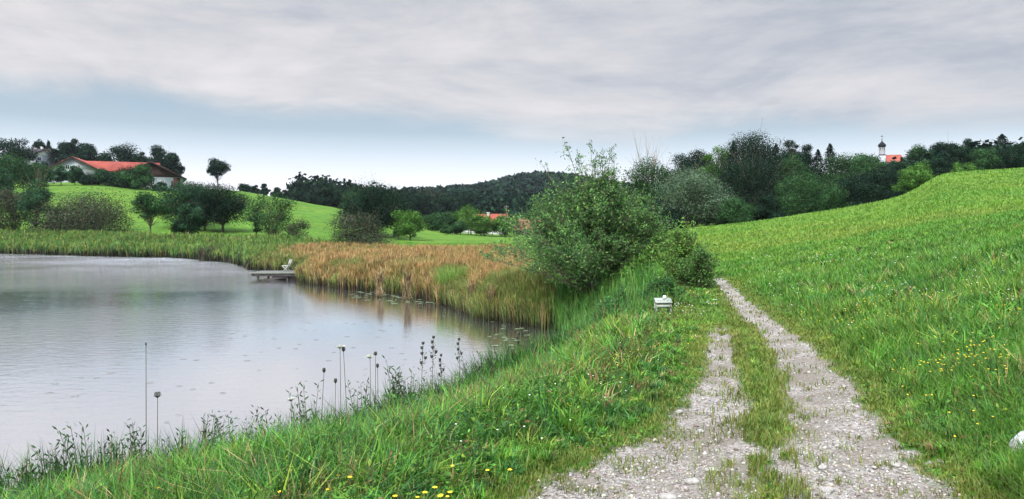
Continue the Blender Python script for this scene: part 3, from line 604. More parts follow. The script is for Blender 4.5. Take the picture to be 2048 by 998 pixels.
for a_ in [(187, 508, 26, 18, 'left of two dark sedge tussocks in the far water below the brown shrub'), (226, 509, 24, 18, 'right of two dark sedge tussocks in the far water below the brown shrub'),
 (410, 521, 34, 22, 'broad dark sedge tussock left of its neighbour in front of the far reed belt'), (431, 521, 38, 26, 'tallest dark sedge tussock in open water left of the reed bed corner'),
 (490, 530, 38, 22, 'dark sedge tussock at the corner where the straw reeds begin'), (40, 507, 18, 16, 'small dark sedge tussock at the far waterline near the left edge'),
 (455, 520, 20, 14, 'small dark sedge tussock between two tall ones at the far waterline')]: tussock(*a_)
for a_ in [(815, 601, 62, 40, 'drooping straw coloured tussock hanging over dark water, centre of the reed bed'), (945, 628, 66, 46, 'large drooping straw tussock beside the green reed clump'),
 (985, 640, 70, 50, 'fountain shaped straw tussock nearest the inlet'), (760, 594, 52, 34, 'straw tussock at the water on the left part of the reed bed')]: tussock(*a_, True)
acc = Acc(); n = 900; Y0 = 30.0; x0 = (915 - CX) / F * Y0
a = rs.uniform(0, 6.283, n); r = np.sqrt(rs.uniform(0, 1, n)) * .75
acc.blades(np.stack([r * np.cos(a), r * np.sin(a), 0 * r - .1], 1), rs.uniform(.9, 1.75, n), np.full(n, .03), a, rs.uniform(.05, .5, n), pick(n, [BRIGHT, MID, YEL], [.5, .25, .25]), pick(n, [(.13, .26, .04), (.2, .3, .06)], [.6, .4]))
o = acc.obj('reed_clump', M_reed, loc=(x0, Y0, 0)); tag(o, 'bright green reed clump standing out of the straw coloured reeds', 'reed clump')

# ------------------------------------------------------------------ lily pads
def pad_mesh():
    k = 14; th = np.linspace(.25, 2 * math.pi - .25, k); V = np.concatenate([[(0, 0, .004)], np.stack([np.cos(th), np.sin(th), .006 + .01 * rs.uniform(0, 1, k)], 1)])
    V2 = V.copy(); V2[:, 2] -= .006
    f = np.array([(0, i + 1, i + 2) for i in range(k - 1)]); return build_mesh('lily_pad', np.concatenate([V, V2]), [f, f[:, ::-1] + k + 1], np.broadcast_to((.17, .22, .12), (2 * k + 2, 3)), M_pad)
M_pad = attr_mat('lily_leaf', .35)
pm_ = [pad_mesh() for _ in range(3)]
for (px, py, sx, sy, cnt, lb) in ((850, 602, 60, 5, 34, 'small pale lily pad floating off the middle of the reed bed'), (740, 590, 60, 5, 20, 'small pale lily pad floating off the left reeds near the jetty'), (1025, 668, 42, 18, 34, 'small pale lily pad floating in the dark inlet')):
    for q in range(cnt):
        X = px + rs.normal(0, sx * .6); Yp = py + rs.normal(0, sy); Y = CZ * F / (Yp - HZ); x = (X - CX) / F * Y
        if pond_d(np.array([x]), np.array([Y]))[0] > -.2: continue
        o = bpy.data.objects.new('lily_pad', pm_[q % 3]); COL.objects.link(o); o.location = (x, Y, .004); s = rs.uniform(.04, .09) if py > 640 else rs.uniform(.06, .14); o.scale = (s, s, 1); o.rotation_euler[2] = rs.uniform(0, 6.28)
        tag(o, lb, 'lily pad', 'lily pads: ' + lb[15:])

# ------------------------------------------------------------------ trees
PALS = {'dark': ([(.011, .026, .017), (.018, .040, .020), (.006, .016, .012)], [.4, .35, .25]),
        'mid': ([(.026, .066, .024), (.038, .092, .028), (.015, .038, .018)], [.4, .35, .25]),
        'green': ([(.055, .13, .025), (.075, .16, .03), (.035, .09, .02)], [.4, .35, .25]),
        'silver': ([(.075, .12, .07), (.10, .15, .09), (.045, .08, .045)], [.4, .35, .25]),
        'brown': ([(.055, .065, .04), (.04, .062, .03), (.085, .07, .055), (.03, .05, .024)], [.3, .3, .2, .2]),
        'teal': ([(.026, .066, .032), (.040, .09, .042), (.017, .043, .023)], [.4, .35, .25])}
def crown_and_trunk(root, H, W, base, kind, pal, leaf, nl, rng, ncl, bark=None, part='crown', tp='trunk', barep=0):
    pal_, wt = PALS[pal]; ca = Acc(); ta = Acc(); bark = bark or M_bark
    def leafcol(n, tone):
        k = rng.choice(len(pal_), n, p=np.array(wt)); return np.clip(np.array(pal_)[k] * (1 + rng.normal(0, .22, (n, 1))) * tone, .003, .5)
    if kind == 'conifer':
        ta.tube([(0, 0, 0), (0, 0, H * .5), (0, 0, H)], [H * .022, H * .014, .02], 6)
        nw = 13; f = rng.uniform(0, 1, nl) ** 1.25; lv_ = f * nw; q = lv_ - np.floor(lv_)
        an = rng.uniform(0, 6.283, nl); lob = .72 + .28 * np.cos(an * 7 + np.floor(lv_) * 2.1)
        R0 = (W / 2) * (1.35 * (1 - f) ** .65 + .03) * (1.0 - .38 * q) * lob * rng.uniform(.35, 1.05, nl) ** .5
        zz = H * (base + (1 - base) * f) - R0 * .25
        Q = np.stack([np.cos(an) * R0, np.sin(an) * R0, zz], 1)
        ca.cards(Q, rng.normal(size=(nl, 3)) * .6 + np.array([0, 0, .9]), leaf * rng.uniform(.6, 1.3, nl), .5, leafcol(nl, 1.0), rng=rng)
        for w_ in range(26):
            f1 = w_ / 26; a = rng.uniform(0, 6.283); Lb = W * .45 * (1 - f1); z0 = H * (base + (1 - base) * f1); ta.tube([(0, 0, z0), (math.cos(a) * Lb, math.sin(a) * Lb, z0 - Lb * .25)], [H * .004, .01], 3)
    else:
        cen = np.array([0, 0, H * (base + 1) / 2]); rad = np.array([W / 2, W / 2, H * (1 - base) / 2])
        col_ = kind == 'column'
        C_ = []
        for q in range(ncl):
            v = rng.normal(size=3); v /= np.linalg.norm(v); rr_ = rng.uniform(.25, 1) ** .45
            rc = W * rng.uniform(.09, .21) * (1.5 if col_ else 1)
            p_ = cen + v * rad * rr_ * (1 - rc / W * 1.1)
            if kind == 'shrub':
                zf = rng.uniform(.04, .92) ** .9; an = rng.uniform(0, 6.283); rq = W * .46 * math.sqrt(1 - zf * zf) * rng.uniform(.3, 1) ** .5; p_ = np.array([math.cos(an) * rq, math.sin(an) * rq, H * zf]); v = np.array([math.cos(an), math.sin(an), zf])
            C_.append((p_, rc, v))
        if kind == 'multi': roots = [(np.array([math.cos(a) * W * .02, math.sin(a) * W * .02, 0]), a) for a in rng.uniform(0, 6.283, 5)]
        lean = rng.normal(0, .03, 2) * H
        top = np.array([lean[0], lean[1], H * .82])
        if kind in ('round', 'column'):
            ta.tube([(0, 0, -.2), (lean[0] * .15, lean[1] * .15, H * .2), tuple(top * .6), tuple(top)], [H * .024, H * .017, H * .011, .02], 7)
        for (p_, rc, v) in C_:
            if kind in ('round', 'column'):
                s0 = rng.uniform(max(.12, base * .8), .6) * min(1, p_[2] / (H * .8) + .15); st = top * s0
            else:
                st = np.array([rng.normal(0, W * .03), rng.normal(0, W * .03), -.1])
            md = st * .45 + p_ * .55 + rng.normal(0, W * .03, 3); md[2] -= H * .02
            if kind in ('multi', 'shrub'): md[:2] = p_[:2] * .45; md[2] = p_[2] * .6
            ta.tube([st, md, p_], [H * .0075, H * .005, H * .0018], 4)
            for _ in range(3):
                e = p_ + rng.normal(0, rc * .7, 3) + v * rc * .3; ta.tube([p_ * .6 + md * .4, e], [H * .0025, H * .001], 3)
            m_ = int(nl / ncl * (rc / (W * .145)) ** 2); dv = rng.normal(size=(m_, 3)); dv /= np.linalg.norm(dv, axis=1)[:, None]
            rr_ = rng.uniform(.3, 1, m_) ** .5 * rc * (1.08 + .2 * rng.normal(size=m_)); sc = np.array([1.1, 1.1, .8]) if kind != 'column' else np.array([.9, .9, 1.8])
            Q = p_ + dv * rr_[:, None] * sc
            Q[:, 2] = np.abs(Q[:, 2] - .1) + .1 if kind == 'shrub' else np.maximum(Q[:, 2], .2)
            ca.cards(Q, dv * 1.2 + rng.normal(size=(m_, 3)) * .5 + np.array([0, 0, .35]), leaf * rng.uniform(.55, 1.35, m_), .62, leafcol(m_, rng.uniform(.75, 1.2)), rng=rng)
        m_ = int(nl * .35); dv = rng.normal(size=(m_, 3)); dv /= np.linalg.norm(dv, axis=1)[:, None]; Q = cen + dv * rad * (rng.uniform(0, 1, m_) ** .5 * .78)[:, None] * (.6 if nl < 1800 else 1); Q[:, 2] -= (H * .15 if kind == 'shrub' else 0); Q[:, 2] = np.maximum(Q[:, 2], .2)
        if kind != 'multi': ca.cards(Q, dv + rng.normal(size=(m_, 3)), leaf * 1.15, .62, leafcol(m_, .95), rng=rng)
        for _ in range(barep):
            a = rng.uniform(0, 6.283); st = np.array([0, 0, H * .3]); e = np.array([math.cos(a) * W * rng.uniform(.05, .45), math.sin(a) * W * rng.uniform(.05, .3), H * rng.uniform(.85, 1.18)])
            ta.tube([st, st * .4 + e * .6 + rng.normal(0, W * .02, 3), e], [H * .006, H * .003, H * .001], 4)
            for __ in range(3):
                b0 = st * .3 + e * .7; e2 = e + rng.normal(0, H * .06, 3); ta.tube([b0, e2], [H * .002, H * .0009], 3)
    ta.obj(tp, bark, root, True); ca.obj(part, M_leaf, root)
seedn = [100]
def tree(px, top, base_py, wpx, Y, kind, pal, label, cat='tree', name='broadleaf_tree', group=None, base=.2, nl=5000, ncl=22, sink=None, bark=None, barep=0, leafpx=2.6, isb_keep=False):
    """a tree at real distance Y whose crown is wpx wide and tops out at row top, both in photo pixels"""
    seedn[0] += 1; rng = np.random.RandomState(seedn[0])
    x = (px - CX) / F * Y; zt = CZ + Y * (HZ - top) / F
    zg = hz(x, Y); H = max(zt - zg, 1.0); W = wpx / F * Y
    if base_py is not None:      # crown starts at this row
        zb = CZ + Y * (HZ - base_py) / F; base = min(.75, max(.02, (zb - zg) / H))
    if not isb_keep: base *= .15
    isb = kind == 'shrub'; cf = kind == 'conifer'; W *= 1.75 if cf else 1.24; H *= 1.0 if cf else 1.10; nl = int(nl * 2.0)
    root = thing(name, label, cat, (x, Y, zg), 0, group)
    crown_and_trunk(root, H, W, base, kind, pal, leafpx / F * Y, nl, rng, ncl, bark, 'foliage' if isb else 'crown', 'stem' if isb else 'trunk', barep)
    return root
GL, GR, GM = 'trees and shrubs around the farm on the left hill', 'trees of the wood behind the right meadow', 'trees at the foot of the left hill'
# --- left skyline and farm
for a_ in [
 (22, 273, 350, 66, 260, 'round', 'dark', 'tall dark tree on the skyline at the far left edge'),
 (78, 277, 300, 30, 300, 'round', 'dark', 'small dark pine on the skyline beside the columnar cypress'),
 (132, 284, 320, 44, 285, 'round', 'dark', 'dark tree behind the farmhouse gable, right of the cypress'),
 (150, 280, 325, 36, 290, 'round', 'dark', 'taller dark tree behind the farmhouse ridge with a pointed top'),
 (177, 290, 325, 42, 285, 'round', 'dark', 'dark round tree over the left end of the red roof'),
 (208, 303, 325, 26, 280, 'round', 'dark', 'small dark tree in the dip over the red roof'),
 (245, 293, 330, 66, 270, 'round', 'dark', 'wide dark tree over the middle of the red roof'),
 (280, 306, 335, 40, 268, 'round', 'dark', 'low dark tree between the two big crowns over the roof'),
 (322, 294, 350, 52, 262, 'round', 'dark', 'tall dark tree behind the brown barn'),
 (345, 305, 360, 36, 262, 'round', 'dark', 'feathery tree at the right end of the barn on the skyline')]:
    tree(*a_[:8], group=GL, nl=3200, ncl=20, leafpx=3.0)
tree(97, 277, 310, 9, 292, 'column', 'dark', 'slim columnar cypress on the left skyline', name='cypress_tree', group=GL, nl=1400, ncl=12)
tree(436, 321, 358, 40, 225, 'round', 'dark', 'lone airy tree standing on the skyline right of the barn', group=GL, isb_keep=True, nl=1300, ncl=24, leafpx=3.0)
for a_ in [
 (22, 312, 376, 84, 170, 'round', 'mid', 'broad mid green tree at the left edge below the skyline tree'),
 (-10, 330, 395, 60, 140, 'round', 'teal', 'dark tree crown cut by the left edge'),
 (75, 330, 362, 60, 205, 'round', 'mid', 'green tree left of the farmhouse gable'),
 (122, 334, 352, 24, 205, 'round', 'teal', 'pale leaved fruit tree in front of the white gable, left one'),
 (150, 334, 354, 26, 204, 'round', 'teal', 'pale leaved fruit tree in front of the white gable, right one'),
 (210, 340, 362, 36, 205, 'round', 'teal', 'small tree under the eave of the red roofed wing')]:
    tree(*a_[:8], group=GL, nl=3000, ncl=18)
tree(272, 333, 362, 58, 204, 'shrub', 'mid', 'big rounded bush hiding the joint of red roof and barn', 'bush', 'bush', GL, nl=5200, ncl=26)
tree(250, 345, 370, 60, 206, 'shrub', 'dark', 'dark bush in front of the red roofed wing', 'bush', 'bush', GL, nl=3000, ncl=18)
tree(322, 367, 380, 26, 203, 'shrub', 'dark', 'low dark bush at the foot of the barn', 'bush', 'bush', GL, nl=1600, ncl=12)
tree(180, 354, 366, 50, 206, 'shrub', 'dark', 'low dark hedge bush at the foot of the farmhouse', 'bush', 'bush', GL, nl=1600, ncl=12)
# --- foot of the left hill
tree(30, 388, 440, 90, 112, 'shrub', 'brown', 'brownish thicket at the left edge behind the reed belt', 'bush', 'bush', GM, nl=4200, ncl=24, barep=4)
tree(72, 358, 455, 62, 108, 'round', 'teal', 'slender tree with thin top rising above the brown thicket', group=GM, nl=3000, ncl=20, base=.15, barep=6)
tree(185, 402, 450, 160, 108, 'shrub', 'brown', 'wide purplish brown shrub behind the reed belt', 'bush', 'bush', GM, nl=8000, ncl=40, barep=5)
tree(120, 420, 455, 60, 110, 'shrub', 'mid', 'small green shrub between slender tree and wide brown shrub', 'bush', 'bush', GM, nl=2400, ncl=14)
tree(300, 389, 448, 62, 100, 'round', 'mid', 'young round tree on a bare stem standing alone on the slope', group=GM, isb_keep=True, nl=3600, ncl=24)
tree(372, 362, 440, 92, 118, 'round', 'teal', 'left one of two big dark trees on the slope', group=GM, nl=7000, ncl=34)
tree(446, 364, 445, 92, 112, 'round', 'dark', 'right one of two big dark trees on the slope', group=GM, nl=7000, ncl=34)
tree(410, 395, 455, 60, 114, 'round', 'dark', 'lower crown between the two big dark trees', group=GM, nl=3600, ncl=20)
tree(378, 412, 466, 50, 104, 'shrub', 'teal', 'pale bluish bush in front of the big dark trees', 'bush', 'bush', GM, nl=4200, ncl=20)
tree(545, 386, 440, 84, 92, 'multi', 'mid', 'open tree with several stems fanning out of one base', group=GM, nl=4200, ncl=30)
tree(513, 410, 445, 24, 93, 'round', 'mid', 'thin sapling left of the open several stemmed tree', group=GM, nl=700, ncl=9)
tree(596, 448, 470, 56, 84, 'shrub', 'brown', 'low twiggy bush behind the left reeds', 'bush', 'bush', GM, nl=1500, ncl=12, barep=3)
tree(712, 438, 470, 104, 80, 'shrub', 'brown', 'tangled twiggy bush behind the reeds below the big dark tree', 'bush', 'bush', GM, nl=4600, ncl=30, barep=4)
tree(755, 376, 440, 122, 118, 'round', 'dark', 'big rounded dark tree left of the valley', group=GM, nl=11000, ncl=46)
tree(715, 385, 440, 60, 124, 'round', 'mid', 'olive green crown on the left flank of the big rounded tree', group=GM, nl=4200, ncl=22)
tree(820, 418, 450, 56, 112, 'round', 'green', 'light green tree right of the big rounded tree', group=GM, nl=3600, ncl=22)
tree(797, 440, 462, 26, 112, 'round', 'green', 'slim green sapling between big rounded tree and light green tree', group=GM, nl=1200, ncl=10)
# --- skyline of the left hill: far small trees
for q, (px, tp, w_) in enumerate([(490, 371, 24), (512, 373, 20), (530, 369, 16), (552, 378, 24), (575, 381, 20), (600, 384, 22), (618, 386, 14)]):
    lbs = ['first small tree of the hilltop row, next to the big dark trees', 'second small tree of the hilltop row', 'pointed small tree of the hilltop row', 'fourth small tree of the hilltop row', 'fifth small tree of the hilltop row', 'loose small tree near the end of the hilltop row', 'last tiny tree of the hilltop row beside the dark grove']
    tree(px, tp, tp + 9, w_, 265, 'shrub', 'dark', lbs[q], group='row of small trees on the left hilltop', nl=900, ncl=9, leafpx=2.8)
# --- dark grove behind the hill line and wood in the valley
GV = 'trees of the dark grove at the valley mouth'
for a_ in [(635, 384, 408, 42, 250, 'round', 'dark', 'leftmost low tree of the dark grove on the hill line'), (662, 374, 410, 50, 245, 'round', 'dark', 'tall dark tree of the grove on the hill line'), (690, 376, 415, 44, 240, 'round', 'dark', 'dark grove tree touching the olive crown'),
 (715, 373, 415, 50, 235, 'round', 'dark', 'dark grove tree just above the olive crown'), (790, 388, 430, 50, 260, 'round', 'dark', 'dark grove tree showing right of the big rounded tree'), (820, 384, 430, 46, 280, 'round', 'dark', 'dark wood tree behind the light green tree'),
 (850, 382, 430, 44, 290, 'round', 'dark', 'dark wood tree with bare twigs above its crown'), (880, 384, 435, 44, 285, 'round', 'dark', 'dark wood tree over the white car'), (908, 388, 435, 40, 300, 'round', 'dark', 'dark wood tree left of the small green crown'),
 (935, 386, 440, 44, 310, 'round', 'dark', 'dark wood tree behind the green valley tree'), (965, 380, 440, 46, 340, 'round', 'dark', 'dark wood tree above the orange roof')]:
    tree(*a_[:8], group=GV, nl=2600, ncl=16, barep=5 if a_[0] in (850, 880) else 0, leafpx=2.8)
for a_ in [(870, 428, 458, 46, 185, 'round', 'mid', 'green tree left of the white car'), (942, 411, 462, 58, 178, 'round', 'green', 'fresh green tree left of the orange roof'), (962, 430, 464, 40, 172, 'round', 'green', 'lower green tree close to the orange roof'),
 (915, 445, 464, 36, 170, 'round', 'mid', 'dark stemmed small tree right of the white car'), (893, 452, 464, 22, 165, 'multi', 'mid', 'tiny tree with dark forked stems in front of the white car'), (895, 425, 455, 40, 200, 'round', 'mid', 'green tree behind the white car')]:
    tree(*a_[:8], group='small trees in the valley near the houses', nl=2600, ncl=18)
for a_ in [(1012, 432, 462, 50, 175, 'round', 'green', 'green tree right of the orange roof'), (1050, 425, 445, 44, 240, 'round', 'mid', 'tree behind the brownish roof'), (1120, 415, 462, 70, 170, 'round', 'mid', 'tree behind the willow bush'), (1180, 410, 462, 80, 170, 'round', 'mid', 'crown glimpsed through the willow bush'), (1245, 400, 460, 80, 150, 'round', 'mid', 'crown behind the right side of the willow bush')]:
    tree(*a_[:8], group='small trees in the valley near the houses', nl=2600, ncl=18)
# --- right wood, back row to front row
RW = [
 (1300, 318, 400, 74, 118, 'round', 'mid', 'loose tree above the willow bush with bare twigs on top', .2, 12),
 (1345, 340, 420, 60, 122, 'round', 'dark', 'dark tree between the bare twig tree and the grey willow', .1, 0),
 (1388, 305, 400, 72, 150, 'round', 'dark', 'dark domed tree behind the grey willow', .1, 0),
 (1437, 298, 400, 60, 145, 'round', 'green', 'yellowish green tree behind the grey willow top', .1, 0),
 (1507, 274, 390, 96, 130, 'round', 'dark', 'tallest dark tree crowning the wood', .08, 0),
 (1500, 318, 415, 130, 122, 'round', 'dark', 'massive dark tree in the middle of the wood edge', .06, 0),
 (1578, 290, 370, 40, 150, 'round', 'dark', 'round topped dark tree between two firs', .1, 0),
 (1608, 303, 390, 50, 140, 'round', 'dark', 'dark crown left of the prominent fir', .1, 0),
 (1580, 322, 410, 76, 125, 'round', 'mid', 'mid green tree under the firs', .08, 0),
 (1690, 322, 405, 84, 128, 'round', 'mid', 'large domed tree sloping down toward the firs', .05, 0),
 (1737, 309, 380, 62, 150, 'round', 'mid', 'round tree just left of the church tower', .1, 0),
 (1745, 345, 395, 76, 118, 'round', 'dark', 'dark tree at the meadow edge below the church tower', .04, 0),
 (1764, 322, 380, 40, 128, 'round', 'mid', 'small round tree directly under the church tower', .05, 0),
 (1796, 324, 380, 60, 120, 'round', 'dark', 'dark tree covering the foot of the church roof', .05, 0),
 (1834, 293, 350, 54, 150, 'round', 'mid', 'tall loose tree right of the church', .1, 0),
 (1880, 282, 340, 52, 150, 'round', 'dark', 'dark airy crown second right of the church', .1, 0),
 (1912, 292, 340, 44, 146, 'round', 'dark', 'dark crown left of the blunt tall tree', .1, 0),
 (1935, 279, 335, 36, 145, 'round', 'dark', 'blunt tall dark tree on the right skyline', .1, 0),
 (1968, 293, 335, 34, 150, 'round', 'mid', 'small crown between blunt tall tree and right fir', .1, 0),
 (2040, 289, 330, 44, 140, 'round', 'dark', 'dark tree at the right edge of the photo', .1, 0),
 (2110, 285, 330, 70, 140, 'round', 'dark', 'dark tree just outside the right edge of the photo', .1, 0)]
for (px, tp, bp, w_, Y, kd, pl, lb, bs, bp_) in RW:
    tree(px, tp - (8 if px < 1720 else 0), None, w_ * 1.1, Y, kd, pl, lb, group=GR, base=bs, nl=int(2600 + w_ * 85), ncl=int(16 + w_ * .36), barep=bp_, bark=M_bare if bp_ > 9 else None)
for (px, tp, w_, Y, lb) in [(1467, 283, 34, 142, 'fir peeking over the left shoulder of the wood'), (1552, 288, 40, 146, 'fir right of the tallest dark tree'), (1636, 299, 34, 140, 'smaller fir left of the prominent fir'),
 (1660, 287, 38, 136, 'prominent layered fir left of the church'), (2004, 268, 44, 146, 'tall fir near the right edge of the photo')]:
    tree(px, tp, None, w_, Y, 'conifer', 'dark', lb, name='fir_tree', group=GR, base=.1, nl=3400, leafpx=3.2)
tree(1385, 334, 420, 130, 98, 'round', 'silver', 'big silvery grey willow at the foot of the wood', name='willow_tree', group=GR, base=.1, nl=13000, ncl=52)
tree(1432, 385, 440, 64, 96, 'round', 'silver', 'lower silvery willow crown leaning right', name='willow_tree', group=GR, nl=4200, ncl=22)
for (px, tp, w_, Y, pl, lb) in [(1470, 404, 70, 93, 'mid', 'bush right of the silvery willows at the meadow edge'), (1530, 400, 60, 97, 'dark', 'dark bush under the massive dark tree'), (1340, 420, 50, 96, 'dark', 'dark bush left under the silvery willow'),
 (1598, 370, 104, 98, 'mid', 'wide domed bush at the meadow edge under the firs'), (1650, 375, 80, 100, 'mid', 'bush between the wide domed bush and the large domed tree'), (1700, 365, 80, 102, 'dark', 'dark bush below the large domed tree'), (1770, 350, 76, 104, 'dark', 'dark bush below the church roof'),
 (1832, 334, 62, 97, 'green', 'bright green bush at the meadow edge right of the church'), (1880, 322, 60, 112, 'dark', 'dark bush where the meadow flattens'), (1925, 330, 46, 108, 'green', 'low pale green bush at the meadow rim'), (1965, 306, 60, 118, 'mid', 'rounded bush right of the low pale one'),
 (2020, 302, 70, 116, 'dark', 'dark bush under the right fir'), (1925, 300, 60, 124, 'dark', 'dark bush filling the gap behind the low pale one'), (1300, 400, 70, 105, 'dark', 'dark bush behind the willow bush'), (2080, 300, 70, 118, 'dark', 'dark bush beyond the right edge')]:
    tree(px, tp, None, w_, Y, 'shrub', pl, lb, 'bush', 'bush', GR, base=.02, nl=int(1500 + w_ * 45), ncl=int(10 + w_ * .2))

# far wooded hills as masses of crowns
def far_wood(name, label, n, pts, hmin, hmax, pal, size):
    acc = Acc(); pal_, wt = PALS[pal]
    x, y = pts(n); z = height(x, y, False)
    for k_ in range(n):
        H = rs.uniform(hmin, hmax); W = H * rs.uniform(.5, .8); m_ = 64
        v = rs.normal(size=(m_, 3)); v /= np.linalg.norm(v, axis=1)[:, None]
        Q = np.array([x[k_], y[k_], z[k_] + H * .55]) + v * np.array([W / 2, W / 2, H * .45]) * rs.uniform(.6, 1.08, (m_, 1))
        c = np.array(pal_)[rs.choice(len(pal_), m_, p=wt)] * rs.uniform(.7, 1.25) * (1 + rs.normal(0, .15, (m_, 1)))
        acc.cards(Q, v + rs.normal(size=(m_, 3)) * .5, size * rs.uniform(.7, 1.4, m_), .75, np.clip(c, .003, 1))
    o = acc.obj(name, M_leaf); tag(o, label, 'wood', kind='stuff')
far_wood('distant_wood', 'wooded rounded hill far down the valley', 2600, lambda n: (lambda u, y: (u * y, y))(rs.uniform(-.22, .25, n), rs.uniform(560, 1000, n)), 9, 16, 'dark', 3.6)
far_wood('valley_wood', 'dark strip of wood across the valley mouth', 520, lambda n: (lambda u, y: (u * y, y))(rs.uniform(-.30, .12, n), rs.uniform(300, 460, n)), 9, 15, 'dark', 2.0)
far_wood('ridge_wood', 'dense dark wood filling the ridge behind the right meadow', 900, lambda n: (lambda u, y: (u * y, y))(rs.uniform(.17, .85, n), rs.uniform(135, 215, n)), 5, 8, 'dark', 1.0)
far_wood('hilltop_wood', 'dark wood on the left hilltop behind the farm', 320, lambda n: (lambda u, y: (u * y, y))(rs.uniform(-.85, -.47, n), rs.uniform(275, 380, n)), 5, 8, 'dark', 1.8)

# ------------------------------------------------------------------ willow bush and its neighbours
def bush_big(label, x0, y0, Wl, Wr, H, nb, leaf, pal, wts, name='willow_bush', sub=14, lv=20, low=.0, core=True, spk=12, seed=5):
    rng = np.random.RandomState(seed); root = thing(name, label, 'bush', (x0, y0, hz(x0, y0)))
    sa = Acc(); la = Acc(); pal_ = np.array(pal)
    for b_ in range(nb):
        a = rng.uniform(0, 6.283); e = rng.uniform(low, 1) ** .75 * 1.5
        Wd = (Wl if math.cos(a) < 0 else Wr); Rx = abs(math.cos(e)) * Wd * rng.uniform(.6, 1.0); Rz = H * (.10 + .86 * math.sin(e)) * rng.uniform(.78, 1.0)
        if b_ < spk: Rz = H * rng.uniform(1.0, 1.24); Rx = Wd * rng.uniform(.05, .45)
        end = np.array([math.cos(a) * Rx, math.sin(a) * Rx * .85, Rz]); mid_ = end * np.array([.42, .42, .62]) + rng.normal(0, .08, 3)
        s = np.linspace(0, 1, 7)[:, None]; P = (1 - s) ** 2 * np.array([rng.normal(0, .14), rng.normal(0, .14), -.05]) + 2 * s * (1 - s) * mid_ + s ** 2 * end
        sa.tube(P, np.linspace(.03, .004, 7) * (H / 4), 5)
        tone = rng.uniform(.75, 1.2)
        for q in range(sub):
            f = rng.uniform(.22, 1); b0 = np.array([np.interp(f, s[:, 0], P[:, i]) for i in range(3)])
            dr = (P[-1] - P[0]); dr /= np.linalg.norm(dr); tw = dr * .6 + rng.normal(0, .55, 3) + np.array([0, 0, .25]); tw /= np.linalg.norm(tw)
            ln = H * rng.uniform(.09, .19) * (.7 if b_ < spk else 1); e2 = b0 + tw * ln; e2[2] -= ln * .1
            if e2[2] < .1: e2[2] = .1 + rng.uniform(0, .2)
            sa.tube([b0, (b0 + e2) / 2 + rng.normal(0, .02, 3), e2], [.006, .004, .002], 3)
            m_ = lv if b_ >= spk else int(lv * .55); t_ = rng.uniform(.05, 1.05, m_)[:, None]; Q = b0 + (e2 - b0) * t_ + rng.normal(0, leaf * .55, (m_, 3))
            c = pal_[rng.choice(len(pal_), m_, p=wts)] * tone * (1 + rng.normal(0, .15, (m_, 1)))
            ax = tw[None] * 1.0 + rng.normal(0, .6, (m_, 3)); la.cards(Q, rng.normal(size=(m_, 3)) + np.array([0, 0, .6]), leaf * rng.uniform(.7, 1.3, m_), .34, np.clip(c, .004, .6), axis=ax, rng=rng)
    sa.obj('stem', M_bark, root, True); la.obj('foliage', M_wleaf, root); return root
bush_big('large spreading willow bush with upright shoots between pond and path', 2.62, 22.0, 4.1, 2.85, 3.65, 290, .085, [(.055, .14, .034), (.10, .22, .05), (.02, .07, .026), (.17, .30, .07)], [.35, .25, .30, .10], sub=19, lv=22, low=.14, spk=20)
HB = [(.08, .19, .03), (.12, .26, .045), (.04, .10, .025), (.17, .27, .05)]
bush_big('loose leafy shrub right of the willow bush with reddish seed heads', (1368 - CX) / F * 20.5, 20.5, 1.4, 1.1, 1.8, 64, .085, HB, [.35, .3, .2, .15], name='shrub', sub=9, lv=13, spk=6, seed=8)
bush_big('low shrub with spiky leaves at the right foot of the willow bush', (1290 - CX) / F * 20.5, 20.6, .8, .8, 1.25, 34, .11, HB, [.35, .3, .2, .15], name='shrub', sub=8, lv=12, spk=4, seed=9)
bush_big('dark rounded shrub beside the start of the narrow path', (1402 - CX) / F * 19.5, 19.6, .95, .65, 1.15, 60, .07, [(.07, .16, .035), (.10, .22, .045), (.04, .09, .025)], [.4, .35, .25], name='shrub', sub=9, lv=14, spk=2, seed=10)
bush_big('bushy nettles behind the small white box', (1328 - CX) / F * 16.4, 16.6, .75, .75, .62, 40, .07, [(.04, .12, .03), (.06, .16, .04), (.03, .08, .02)], [.4, .35, .25], name='nettle_patch', sub=9, lv=14, spk=3, seed=11)
bush_big('green weeds left of the small white box under the willow bush', (1255 - CX) / F * 18.0, 18.2, 1.0, .8, .75, 44, .075, [(.05, .15, .035), (.07, .19, .05), (.03, .09, .03)], [.4, .35, .25], name='weed_patch', sub=9, lv=13, spk=3, seed=12)

# ------------------------------------------------------------------ small white box with a lump on it
Y = 14.6; x = (1328 - CX) / F * Y; zg = hz(x, Y)
root = thing('wooden_box', 'small whitish wooden box of two boards on short legs by the willow bush', 'box', (x, Y, zg), .05)
M_board = plain('whitewashed_board', (.28, .31, .27), .8, .2, 14, .25, .3, (1, 1, 5))
for sx in (-1, 1):
    for sy in (0, 1):
        a = Acc(); a.box(sx * .145 - .014, sx * .145 + .014, .01 + sy * .13, .04 + sy * .13, -.05, .25 + sy * .03); a.obj('leg', M_board, root)
a = Acc(); a.box(-.16, .16, 0, .008, .15, .222); fb = a.obj('front_board', M_board, root)
c_, s_2 = math.cos(.45), math.sin(.45); Rr = np.array([[1, 0, 0], [0, c_, -s_2], [0, s_2, c_]])
a = Acc(); a.box(-.17, .17, 0, .19, 0, .014, rot=Rr, org=(0, -.015, .248)); tb = a.obj('top_board', M_board, root)
a = Acc(); a.box(-.13, .13, .03, .16, .14, .235); a.obj('inner_box', M_wood_dk, root)
a = Acc()      # illegible dark strokes of the lettering on the upper board
